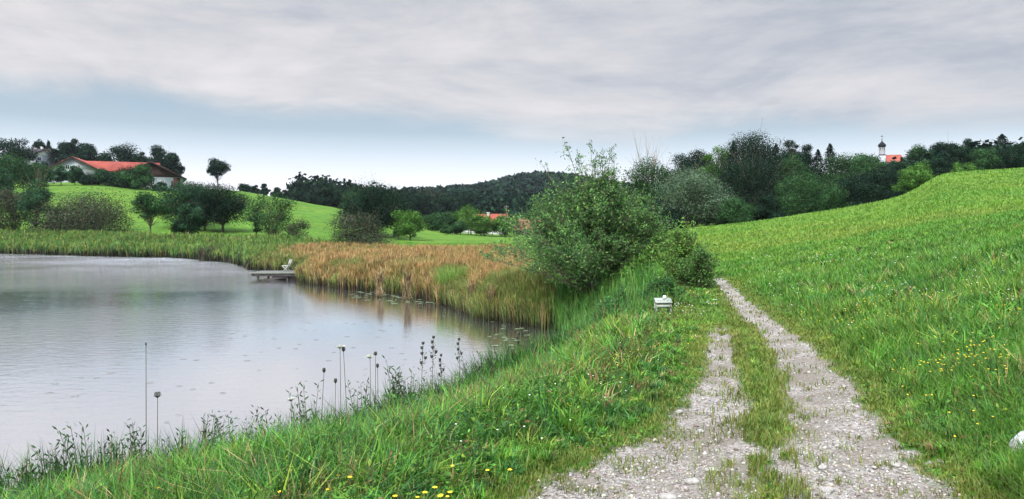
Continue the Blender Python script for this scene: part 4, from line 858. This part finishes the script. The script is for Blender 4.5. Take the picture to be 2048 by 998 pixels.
for q in range(15):
    xx = -.125 + q * .0165 + rs.uniform(-.002, .002)
    if q in (5, 11): continue
    a.box(xx, xx + .0045, .075, .115, .0145, .0155, rot=Rr, org=(0, -.015, .248)); a.box(xx, xx + .010, .075 + .018 * (q % 3), .084 + .018 * (q % 3), .0147, .0160, rot=Rr, org=(0, -.015, .248))
a.obj('lettering', M_wood_dk, tb)
a = Acc(); a.box(-.125, .13, -.003, -.0005, .172, .200); a.obj('panel', plain('greenish_panel', (.32, .40, .32), .8, .2, 14, .2, .1), fb)
me = rock_mesh('ornament', .036, 1.25, M_white, 5, 3); o = bpy.data.objects.new('ornament', me); COL.objects.link(o); o.location = (x + .035, Y + .12, zg + .355); tag(o, 'small white lumpy ornament sitting on top of the wooden box', 'ornament')

# ------------------------------------------------------------------ jetty and chair
JX, JY = -15.3, 42.4
root = thing('jetty', 'low grey wooden jetty reaching out of the reeds over the pond', 'jetty', (JX, JY, 0), .03)
for q in range(24):
    a = Acc(); a.box(q * .2 + .004, q * .2 + .192, -.0 + .03 * math.sin(q * 2.3), 2.5 + .04 * math.sin(q * 1.7), .38, .42); a.obj('plank', M_wood_old, root)
for yy in (.12, 1.2, 2.3):
    a = Acc(); a.box(.15, 4.75, yy, yy + .1, .22, .378); a.obj('beam', M_wood_dk, root)
for xx in (.5, 2.2, 4.2):
    for yy in (.22, 2.2):
        a = Acc(); a.tube([(xx, yy, -.9), (xx, yy, .30)], [.07, .065], 8); a.obj('post', M_wood_dk, root)
a = Acc(); a.bar((.6, .17, -.1), (2.2, .17, .2), .05, .16); a.obj('brace', M_wood_dk, root)
a = Acc(); a.box(1.3, 4.7, .3, .34, -.1, .2); a.obj('skirt_board', M_wood_dk, root)
cx_, cy_ = at(573, 0, 43.6)[0], 43.6
root = thing('folding_chair', 'white slatted folding chair standing on the jetty', 'chair', (cx_, cy_, .425), math.radians(-8)); root.scale = (.82, .82, .82)
# local: faces -x
bt = .028
M_chair = plain('worn_white_paint', (.50, .51, .48), .6, .3, 12, .2, .1)
a = Acc()
for k_ in range(5): a.box(-.26 + k_ * .092, -.26 + k_ * .092 + .07, -.22, .22, .43, .452)
a.obj('seat', M_chair, root)
bk = Acc()
for yy in (-.20, .20): bk.bar((.18, yy, .44), (.33, yy, .86), bt, bt)
bk.obj('back_frame', M_chair, root)
for k_, yy in enumerate((-.08, .08)):
    a = Acc(); a.bar((.20, yy, .46), (.32, yy, .84), .03, .02); a.obj('back_slat', M_chair, root)
a = Acc(); a.bar((.335, -.24, .85), (.335, .24, .87), .03, .06); a.obj('top_rail', M_chair, root)
for yy in (-.2, .2):
    a = Acc(); a.bar((-.24, yy, .43), (.22, yy + .02, 0), bt, bt); a.obj('leg', M_chair, root)
    a = Acc(); a.bar((.2, yy, .43), (-.22, yy - .02, 0), bt, bt); a.obj('leg', M_chair, root)
x_, y_ = cx_ - .75, 42.7
o = bpy.data.objects.new('shoe', None)
bpy.data.objects.remove(o)

# ------------------------------------------------------------------ buildings
def gable(name, label, loc, rz, Wd, Ln, He, Hr, wall, roofm, eave=.8, gmat=None, wins=(), sidewins=(), chim=None, cat='farmhouse', group=None, doors=()):
    """ridge along local y, gable at y=0 facing -y; width Wd in x, length Ln"""
    r = thing(name, label, cat, loc, rz, group)
    a = Acc(); h = Wd / 2
    V = [(-h, 0, -2), (h, 0, -2), (h, 0, He), (-h, 0, He), (-h, Ln, -2), (h, Ln, -2), (h, Ln, He), (-h, Ln, He)]
    a.add(V, [np.array([(0, 1, 2, 3), (5, 4, 7, 6), (1, 5, 6, 2), (4, 0, 3, 7)])]); wo_ = a.obj('wall', wall, r)
    for yg0, yg1 in ((0, .2), (Ln - .2, Ln)):
        a = Acc(); V = [(-h, yg0, He), (h, yg0, He), (0, yg0, Hr), (-h, yg1, He), (h, yg1, He), (0, yg1, Hr)]
        a.add(V, [np.array([(0, 1, 2), (4, 3, 5)]), np.array([(0, 3, 4, 1), (1, 4, 5, 2), (2, 5, 3, 0)])]); a.obj('gable_wall', gmat or wall, r)
    sl = (Hr - He) / h; th_ = .22; a = Acc()
    for s in (-1, 1):
        e = h + eave; z0 = He - eave * sl
        V = [(s * e, -eave, z0), (0, -eave, Hr), (0, Ln + eave, Hr), (s * e, Ln + eave, z0)]; V2 = [(p[0], p[1], p[2] + th_) for p in V]
        a.add(V + V2, [np.array([(3, 2, 1, 0), (4, 5, 6, 7), (0, 1, 5, 4), (2, 3, 7, 6), (3, 0, 4, 7)])])
    rf = a.obj('roof', roofm, r)
    a = Acc()
    for s in (-1, 1): a.bar((s * (h + eave), -eave - .05, He - eave * sl + .06), (0, -eave - .05, Hr + .06), .08, .32)
    a.obj('bargeboard', M_timber, rf)
    for (x0, z0, w_, h_) in wins:
        a = Acc(); a.box(x0 - w_ / 2, x0 + w_ / 2, -.06, -.005, z0, z0 + h_); wn = a.obj('window', M_dark, r)
        a = Acc()
        for (b0, b1, c0, c1) in ((-.08, 0, -.08, h_ + .08), (w_, w_ + .08, -.08, h_ + .08), (0, w_, -.08, 0), (0, w_, h_, h_ + .08), (w_ / 2 - .03, w_ / 2 + .03, 0, h_)):
            a.box(x0 - w_ / 2 + b0, x0 - w_ / 2 + b1, -.1, -.061, z0 + c0, z0 + c1)
        a.obj('frame', M_white, wn)
    for (y0, z0, w_, h_) in sidewins:
        a = Acc(); a.box(h + .005, h + .06, y0 - w_ / 2, y0 + w_ / 2, z0, z0 + h_); a.obj('window', M_dark, r)
    for (x0, w_, h_) in doors:
        a = Acc(); a.box(x0 - w_ / 2, x0 + w_ / 2, -.07, -.005, 0, h_); a.obj('door', M_timber, r)
    if chim:
        xx, yy, hh, ww = chim; zz = Hr - abs(xx) * sl; a = Acc(); a.box(xx - ww / 2, xx + ww / 2, yy - ww / 2, yy + ww / 2, zz - .5, zz + hh); ch = a.obj('chimney', M_white, rf)
        a = Acc(); a.box(xx - ww * .7, xx + ww * .7, yy - ww * .7, yy + ww * .7, zz + hh, zz + hh + .15); a.obj('chimney_cap', M_white, ch)
    return r
FY = 228.0
def b_at(px, py, Y): return at(px, py, Y)
x0, y0, z0 = b_at(146, 361, FY)
gable('farmhouse', 'pale farmhouse whose broad gable faces the pond, fruit trees in front', (x0, y0, z0), math.radians(17), 14.0, 18, 3.5, 7.3, M_lime, M_tile, .9, None, [(-3.2, .9, 1.1, 1.3), (.5, .9, 1.1, 1.3), (3.9, .9, 1.2, 1.3), (-1.5, 3.6, 1.0, 1.2), (1.4, 3.6, 1.0, 1.2)], [(4, 1, 1.2, 1.3), (9, 1, 1.2, 1.3)], (-1, 9, .8, .8), doors=[(5.8, 1.1, 2.1)])
x1, y1, z1 = b_at(288, 365, FY + 6)
# long wing: ridge across the view, one long slope towards the pond
gable('stable_wing', 'long wing with bright red tiled roof between farmhouse and barn', (x1, y1 + 9, z1), math.radians(110), 9.5, 27.0, 3.9, 6.9, M_timber, M_tile, .7, cat='stable')
x2, y2, z2 = b_at(302, 374, FY - 10)
gable('barn', 'dark timbered barn with white ground floor at the right end of the farm', (x2, y2, z2), math.radians(27), 17.5, 14, 3.0, 7.4, M_lime, M_tile_gr, 1.0, M_timber, [(3.0, .9, .9, 1.2)], doors=[(7.0, 1.9, 2.9), (5.7, .5, 2.0)], cat='barn')
x3, y3, z3 = b_at(88, 326, 282)
gable('hillside_house', 'dark roofed white house higher up the hill behind the farm', (x3, y3, z3), math.radians(70), 9.0, 15, 3.0, 5.4, M_lime, M_tile_dk, .8, M_white, [(-2, .9, 1.4, 1.2), (2, .9, 1.4, 1.2)], [(3, 1.0, 1.6, 1.2), (7, 1.0, 1.6, 1.2), (11, 1.0, 1.6, 1.2)], (1, 6, 1.1, .6), cat='house')
x3, y3, z3 = b_at(104, 322, 290)
gable('upper_house', 'low white house with flat pitched roof and white chimney beside the cypress', (x3, y3, z3), math.radians(75), 8.0, 9, 3.4, 4.6, M_white, M_tile_dk, .6, M_white, [(0, 1, 1.4, 1.2)], [(3, 1.0, 1.6, 1.2)], (0, 5, 1.0, .6), cat='house')
# village in the valley
x4, y4, z4 = b_at(1012, 470, 215)
gable('village_house', 'village house with orange red roof and white chimney in the valley', (x4, y4, z4), math.radians(88), 8.5, 12.5, 2.6, 6.0, M_white, M_tile2, .6, None, [(-2, .9, 1, 1.2)], [(3, .9, 1.0, 1.2), (7, .9, 1.0, 1.2)], (-.6, 5.2, 1.0, .7), cat='house')
x5, y5, z5 = b_at(1112, 472, 190)
gable('village_barn', 'low barn with brownish orange roof behind the willow bush', (x5, y5, z5), math.radians(92), 8.0, 11, 1.9, 4.3, M_timber, M_tile_br, .7, cat='barn')

# parked white car
cxp, cyp = at(896, 0, 196)[0], 196.0
root = thing('parked_car', 'white car parked at the wood edge behind small trees in the valley', 'car', (cxp, cyp, hz(cxp, cyp)), .1)
prof = [(-2.1, .35), (-2.1, .8), (-1.95, .95), (-1.2, 1.02), (-.6, 1.48), (1.1, 1.5), (1.75, 1.05), (2.1, .95), (2.15, .35)]
a = Acc(); k_ = len(prof); V = [(p_[0], s, p_[1]) for s in (-.85, .85) for p_ in prof]
a.add(V, [np.array([list(range(k_))]), np.array([list(range(2 * k_ - 1, k_ - 1, -1))]), np.array([(i, i + k_, (i + 1) % k_ + k_, (i + 1) % k_) for i in range(k_)])]); a.obj('body', M_white, root)
for s in (-1, 1):
    a = Acc(); V = [(-1.0, s * .858, 1.05), (-.55, s * .858, 1.4), (1.0, s * .858, 1.42), (1.45, s * .858, 1.07)]; a.add(V, [np.array([(0, 1, 2, 3)])]); a.obj('window', M_dark, root)
    for xx in (-1.3, 1.35):
        a = Acc(); a.tube([(xx, s * .86 - .1, .32), (xx, s * .86 + .1, .32)], [.32, .32], 16); wh = a.obj('wheel', M_rubber, root)
# paddock fence in the valley
fy = 172.0
xa, xb = at(905, 0, fy)[0], at(985, 0, fy)[0]
root = thing('paddock_fence', 'weathered rail fence along the valley meadow near the houses', 'fence', (xa, fy, hz(xa, fy)))
npst = 6
for q in range(npst):
    xx = (xb - xa) * q / (npst - 1); zz = hz(xa + xx, fy) - hz(xa, fy)
    a = Acc(); a.box(xx - .08, xx + .08, -.08, .08, zz - .2, zz + 1.35); a.obj('post', M_wood_old, root)
for hh in (.65, 1.2):
    a = Acc()
    for q in range(npst - 1):
        q0 = (xb - xa) * q / (npst - 1); q1 = (xb - xa) * (q + 1) / (npst - 1)
        a.bar((q0, -.11, hz(xa + q0, fy) - hz(xa, fy) + hh), (q1, -.11, hz(xa + q1, fy) - hz(xa, fy) + hh), .05, .14)
    a.obj('rail', M_wood_old, root)
xp, yp, _z = at(1013, 0, 205)
root = thing('utility_pole', 'pale utility pole above the village roofs', 'pole', (xp, yp, hz(xp, yp)))
a = Acc(); a.tube([(0, 0, -.3), (0, 0, 8.2)], [.16, .11], 8); a.obj('mast', M_bark, root)
a = Acc(); a.bar((-.7, 0, 7.7), (.7, 0, 7.7), .1, .1); a.obj('crossarm', M_metal, root)

# church with onion dome
CY = 500.0; xc, yc, ztop = at(1764, 271, CY); zgc = hz(xc, yc)
zdome0 = at(0, 295, CY)[2]; px_m = CY / F
root = thing('church', 'white village church with dark onion dome and orange roof above the trees', 'church', (xc, yc, zgc), math.radians(-12))
zb = zdome0 - zgc; tw_ = 5.6 * px_m
a = Acc(); a.box(-tw_, tw_, -tw_, tw_, -2, zb - 15.6 * px_m - .3); a.obj('tower_base', M_lime, root)
oct_ = lambda r, z: [(r * math.cos(math.pi / 8 + i * math.pi / 4), r * math.sin(math.pi / 8 + i * math.pi / 4), z) for i in range(8)]
def lathe(acc, prof, k=8):
    n = len(prof); V = []
    for r, z in prof: V += [(r * math.cos(math.pi / k + i * 2 * math.pi / k), r * math.sin(math.pi / k + i * 2 * math.pi / k), z) for i in range(k)]
    f = [(i * k + j, i * k + (j + 1) % k, (i + 1) * k + (j + 1) % k, (i + 1) * k + j) for i in range(n - 1) for j in range(k)]; acc.add(V, [np.array(f)])
M_tower = plain('white_tower_plaster', (.38, .36, .42), .9, .1, .5, .12, .1)
a = Acc(); lathe(a, [(tw_ * 1.02, zb - 14 * px_m), (tw_ * 1.02, zb)]); twr = a.obj('tower', M_tower, root)
a = Acc(); lathe(a, [(tw_ * 1.04, zb - 5.8 * px_m), (tw_ * 1.12, zb - 5.7 * px_m), (tw_ * 1.12, zb - 5.2 * px_m), (tw_ * 1.04, zb - 5.1 * px_m)]); a.obj('cornice', M_metal, twr)
a = Acc(); lathe(a, [(tw_ * 1.0, zb - 15 * px_m), (tw_ * 1.55, zb - 15.4 * px_m), (tw_ * 1.5, zb - 14.9 * px_m), (tw_ * 1.0, zb - 13.8 * px_m)], 4); a.obj('tower_eave', M_tile_dk, twr)
a = Acc()
for i in range(8):
    an = i * math.pi / 4; c_, s_3 = math.cos(an), math.sin(an); R3 = np.array([[c_, -s_3, 0], [s_3, c_, 0], [0, 0, 1]])
    a.box(tw_ * .945, tw_ * .965, -.35, .35, zb - 4.4 * px_m, zb - 1.2 * px_m, rot=R3)
a.obj('belfry_opening', M_dark, twr)
a = Acc(); dome = [(1.0, 0), (1.12, .3), (1.02, .7), (1.18, 1.6), (1.34, 3.2), (1.34, 4.4), (1.2, 6), (.9, 8), (.55, 9.8), (.28, 11.4), (.16, 13), (.1, 16), (.05, 19)]
lathe(a, [(r * tw_, zb + z * px_m) for r, z in dome], 16); dm = a.obj('onion_dome', M_dome, root, True)
a = Acc(); a.tube([(0, 0, zb + 18 * px_m), (0, 0, zb + 25 * px_m)], [.12, .1], 6); a.box(-.9, .9, -.1, .1, zb + 22 * px_m, zb + 22.8 * px_m); a.obj('cross', M_dome, dm)
hw = 14 * px_m; a = Acc(); rx0, rx1 = tw_ * .9, 40 * px_m; zr, ze = zb - 15.5 * px_m, zb - 31 * px_m
for s in (-1, 1):
    V = [(rx0, 0, zr), (rx1 - 5 * px_m, 0, zr), (rx1, s * hw, ze), (rx0, s * hw, ze)]; V2 = [(p_[0], p_[1], p_[2] + .2) for p_ in V]
    a.add(V + V2, [np.array([(0, 1, 2, 3), (7, 6, 5, 4), (2, 3, 7, 6), (1, 2, 6, 5)])])
a.add([(rx1 - 5 * px_m, 0, zr + .2), (rx1, hw, ze + .2), (rx1, -hw, ze + .2)], [np.array([(0, 1, 2)])])
a.obj('roof', M_tile2, root)
a = Acc(); a.box(rx0, rx1 - .8, -hw + .8, hw - .8, -2, ze + .35); a.obj('nave_wall', M_lime, root)

# ------------------------------------------------------------------ flowers and tall herbs on the bank
def bank_root(px, py_edge, Y=None):
    return None
def shore_Y(px):
    u = (px - CX) / F; ys = np.linspace(4.5, 16, 240); d = pond_d(u * ys, ys)
    k = np.where(d < .25)[0]; return ys[k[0]] if len(k) else 12.0
def umbel_plant(px, top, wpx, kindf, label, lean=0.0):
    Y = shore_Y(px) - .25; x = (px - CX) / F * Y; zg = hz(x, Y); zt = CZ - Y * (top - HZ) / F; H = zt - zg; r = wpx / F * Y / 2
    root = thing('wild_carrot' if kindf != 'bud' else 'seed_stalk', label, 'wild carrot' if kindf != 'bud' else 'seed stalk', (x, Y, zg), 0, 'tall flower stalks along the near bank')
    a = Acc(); b = rs.normal(0, .02, 2); a.tube([(lean * H * .0 - lean, 0, -.05), (b[0] - lean * .6, b[1], H * .5), (0, 0, H - .02)], [.0048, .004, .0032], 5)
    a.obj('stem', M_stem, root)
    h = Acc(); r *= .85
    if kindf == 'open':
        for q in range(34):
            an = q * 2.399; rr_ = r * math.sqrt(q / 34); e = (rr_ * math.cos(an), rr_ * math.sin(an), H + .012 - .2 * rr_)
            h.tube([(0, 0, H - .035), e], [.0016, .0012], 3, (.12, .15, .06))
            n_ = 6; Q = np.array(e) + rs.normal(0, r * .10, (n_, 3)) * np.array([1, 1, .25]); h.cards(Q, rs.normal(size=(n_, 3)) * .4 + np.array([0, 0, 1]), .012, .9, (.40, .41, .36))
    elif kindf == 'closed':
        for q in range(26):
            an = q * 2.399; rr_ = r * (.55 + .45 * (q % 3) / 2); h.tube([(0, 0, H - .03), (rr_ * math.cos(an), rr_ * math.sin(an), H - .005), (rr_ * .7 * math.cos(an), rr_ * .7 * math.sin(an), H + .03)], [.002, .002, .003], 4, (.05, .05, .03))
    elif kindf == 'thistle':
        for k_ in range(5):
            hd = Acc(); zz = H - k_ * .07; an = k_ * 2.2; ex = 0 if k_ == 0 else .035 * math.cos(an); ey = 0 if k_ == 0 else .035 * math.sin(an)
            if k_: hd.tube([(0, 0, zz - .06), (ex, ey, zz - .01)], [.003, .003], 4, (.06, .07, .03))
            hd.tube([(ex, ey, zz - .012), (ex, ey, zz + .0), (ex, ey, zz + .018), (ex, ey, zz + .03)], [.004, r * .55, r * .5, r * .7], 7, (.07, .06, .05))
            hd.obj('flower_head', M_petal, root)
        n_ = 60; Q = np.stack([rs.normal(0, .03, n_), rs.normal(0, .03, n_), rs.uniform(H * .1, H * .95, n_)], 1); h.cards(Q, rs.normal(size=(n_, 3)), .05, .3, (.06, .10, .04)); h.obj('foliage', M_grass, root); return
    else:
        h.tube([(0, 0, H - .02), (0, 0, H - .005), (0, 0, H + .012), (0, 0, H + .016)], [.003, r, r * .7, .002], 6, (.05, .04, .03))
    h.obj('flower_head', M_petal, root)
for a_ in [(680, 692, 25, 'open', 'tallest wild carrot with flat white umbel beside a smaller closed one'), (687, 699, 9, 'closed', 'wild carrot with small closed head right against the tallest umbel'), (740, 712, 26, 'open', 'wild carrot with flat white umbel left of a dark closed head'),
 (751, 708, 8, 'closed', 'small dark closed head touching the second white umbel'), (582, 797, 22, 'open', 'low wild carrot with white umbel left of the tall ones'), (315, 790, 17, 'closed', 'dark bowl shaped umbel standing alone over the left bank'), (648, 741, 8, 'closed', 'small closed head left of the tallest umbel, higher of two'),
 (671, 762, 8, 'closed', 'small closed head left of the tallest umbel, lower of two'), (755, 732, 7, 'closed', 'small closed head on a slanting stalk right of the second umbel'), (292, 688, 4, 'bud', 'very tall thin bare stalk with a tiny bud over the left water'),
 (867, 676, 13, 'thistle', 'tall thistle with dark heads, middle one of the right group'), (846, 688, 13, 'thistle', 'thistle with several dark heads at the left of the right group'), (918, 680, 11, 'thistle', 'slim thistle standing apart on the right'), (882, 712, 10, 'thistle', 'short thistle with leaning heads among the right group'),
 (1037, 668, 12, 'thistle', 'yellowish thistle in front of the dark inlet'), (1065, 690, 8, 'closed', 'small pale stalk right of the yellowish thistle')]: umbel_plant(*a_)
def herb(px, top, label, nl=150, ls=.10, forks=3, w_=.15, seed=0):
    rng = np.random.RandomState(300 + seed); Y = shore_Y(px) - .3; x = (px - CX) / F * Y; zg = hz(x, Y); H = CZ - Y * (top - HZ) / F - zg
    root = thing('leafy_herb', label, 'herb', (x, Y, zg), 0, 'leafy herbs along the near bank'); a = Acc(); l = Acc()
    for f in range(forks):
        e = np.array([rng.normal(0, w_), rng.normal(0, w_ * .4), H * rng.uniform(.75, 1.0) if f else H]); md = e * .5 + rng.normal(0, .015, 3); a.tube([(0, 0, -.04), md, e], [.006, .005, .002], 5)
        for q in range(nl // forks + 1):
            t_ = .2 + .8 * q / (nl // forks); b0 = (md * (t_ / .5) if t_ < .5 else md + (e - md) * (t_ - .5) * 2); an = q * 2.4 + rng.uniform(0, .5); dv = np.array([math.cos(an), math.sin(an) * .7, rng.uniform(.5, 1.3)]); dv /= np.linalg.norm(dv)
            l.cards((b0 + dv * ls * .5)[None], rng.normal(size=(1, 3)), ls * rng.uniform(.7, 1.2) * (1.15 - .5 * t_), .27, pick(1, [DEEP, (.03, .06, .02), (.04, .07, .02)], [.4, .3, .3]), axis=dv[None], rng=rng)
    a.obj('stem', M_stem, root); l.obj('foliage', M_grass, root)
for q, a_ in enumerate([(188, 850, 'forked leafy herb standing high against the water on the left'), (118, 870, 'leafy herb left of the forked one'), (68, 905, 'bushy herb in the bottom left corner'), (790, 722, 'dark leafy herb with broad pointed leaves between umbels and thistles'),
 (232, 868, 'leafy herb right of the forked one'), (412, 828, 'leafy herb with upright leaves left of the low white umbel'), (468, 822, 'slender herb left of the low white umbel, nearer one'), (540, 812, 'leafy herb directly left of the low white umbel'), (617, 768, 'spiky dark herb right of the low white umbel'),
 (340, 868, 'small herb right of the dark bowl shaped umbel'), (720, 762, 'herb under the two tall white umbels'), (822, 735, 'herb just left of the thistles'), (280, 846, 'herb at the foot of the very tall bare stalk'), (955, 706, 'herb between the slim thistle and the inlet')]):
    herb(a_[0], a_[1], a_[2], seed=q, forks=5 + q % 3, ls=.13 if q == 3 else .095)
# yellow and white meadow flowers
acc = Acc()
def dots(cx0, cy0, sx, sy, n, c, s, plane=None):
    for q in range(n):
        X = cx0 + rs.normal(0, sx); Yp = cy0 + rs.normal(0, sy)
        u = (X - CX) / F; ys = np.exp(np.linspace(math.log(3.6), math.log(80), 160)); zz = height(u * ys, ys); row = HZ + (CZ - zz - .2) / ys * F
        k = np.where(row < Yp)[0]
        if not len(k): continue
        Y = ys[k[0]]; x = u * Y; h_ = .2 * rs.uniform(.6, 1.4)
        if pond_d(np.array([x]), np.array([Y]))[0] < .3 or path_info(np.array([x]), np.array([Y]))[0] < .15: continue
        P = np.array([x, Y, hz(x, Y) + h_ + .06]); sz = max(s, .0014 * Y); m_ = 5
        an = np.arange(m_) * 6.283 / m_; Q = P + np.stack([np.cos(an), np.sin(an), 0 * an + .2], 1) * sz * .35
        acc.cards(Q, np.stack([np.cos(an) * .5, np.sin(an) * .5 - .3, 1 + 0 * an], 1), sz * .75, .8, np.array(c) * rs.uniform(.8, 1.1))
        acc.tube([(P[0], P[1], P[2] - h_), P], [.002, .0015], 3, (.06, .12, .03))
YF, WF = (.72, .50, .02), (.7, .7, .62)
for a_ in [(1950, 730, 60, 18, 80, YF, .016), (1790, 620, 50, 22, 90, YF, .016), (1740, 640, 70, 14, 60, YF, .015), (1870, 600, 100, 30, 60, YF, .015), (2010, 640, 30, 40, 30, YF, .015), (1850, 820, 120, 60, 34, YF, .014), (1750, 600, 200, 40, 120, WF, .016), (1950, 560, 80, 30, 60, WF, .018), (1800, 520, 160, 14, 50, WF, .02), (1300, 700, 60, 40, 24, YF, .014), (1200, 740, 120, 60, 30, WF, .012), (1380, 620, 40, 8, 24, WF, .014), (1100, 900, 160, 50, 16, WF, .012)]: dots(*a_)
o = acc.obj('meadow_flowers', M_petal); tag(o, 'tiny yellow and white flowers sprinkled over the meadow', 'flowers', kind='stuff')
fl = None
spots = [(255, 943), (237, 970), (316, 968), (628, 950), (676, 928), (655, 960), (700, 945), (585, 925), (513, 968), (870, 966), (882, 972), (900, 975), (895, 960), (880, 990), (745, 988), (700, 995), (835, 962), (1020, 925), (905, 905), (975, 920), (512, 905), (850, 975), (790, 975), (560, 975)]
ylb = ['at the left end of the foreground', 'in the middle of the foreground', 'toward the path in the foreground']
for (px, py) in spots:
    u = (px - CX) / F; ys = np.linspace(3.9, 9, 200); zz = height(u * ys, ys); row = HZ + (CZ - zz - .30) / ys * F; k = np.where(row < py)[0]; Y = ys[k[0]] if len(k) else 4.6; x = u * Y
    if fl is None:
        fl = thing('yellow_flower', 'x', 'flower', (x, Y, hz(x, Y)), 0, 'x')
        a = Acc(); a.tube([(0, 0, -.02), (.01, 0, .15), (0, 0, .31)], [.0025, .002, .002], 4); a.obj('stem', M_stem, fl)
        a = Acc()
        for q in range(7): an = q * 6.283 / 7; a.cards(np.array([[math.cos(an) * .011, math.sin(an) * .011, .316]]), np.array([[math.cos(an) * .5, math.sin(an) * .5, 1]]), .020, .75, (.80, .52, .02), axis=np.array([[math.cos(an), math.sin(an), .2]]))
        a.obj('petals', M_petal, fl); o = fl
    else: o = copy_tree(fl)
    o.location = (x, Y, hz(x, Y)); o.rotation_euler[2] = rs.uniform(0, 6.28)
    s = rs.uniform(.6, .9); o.scale = (s, s, s)
    g3 = 0 if px < 450 else (1 if px < 800 else 2)
    o['label'] = 'small yellow flower in the tall grass ' + ylb[g3]; o['group'] = 'yellow flowers ' + ylb[g3]

# ------------------------------------------------------------------ haze
m, t, out = mat_new('air')
pv = N(t, 'ShaderNodeVolumePrincipled', ins={'Color': (.80, .88, 1, 1), 'Density': .00006}); L(t, pv.outputs[0], out.inputs['Volume'])
a = Acc(); a.box(-2300, 2300, -2300, 2300, -3, 140); o = a.obj('haze', m); tag(o, 'thin pale haze over the whole valley', 'haze', kind='stuff')
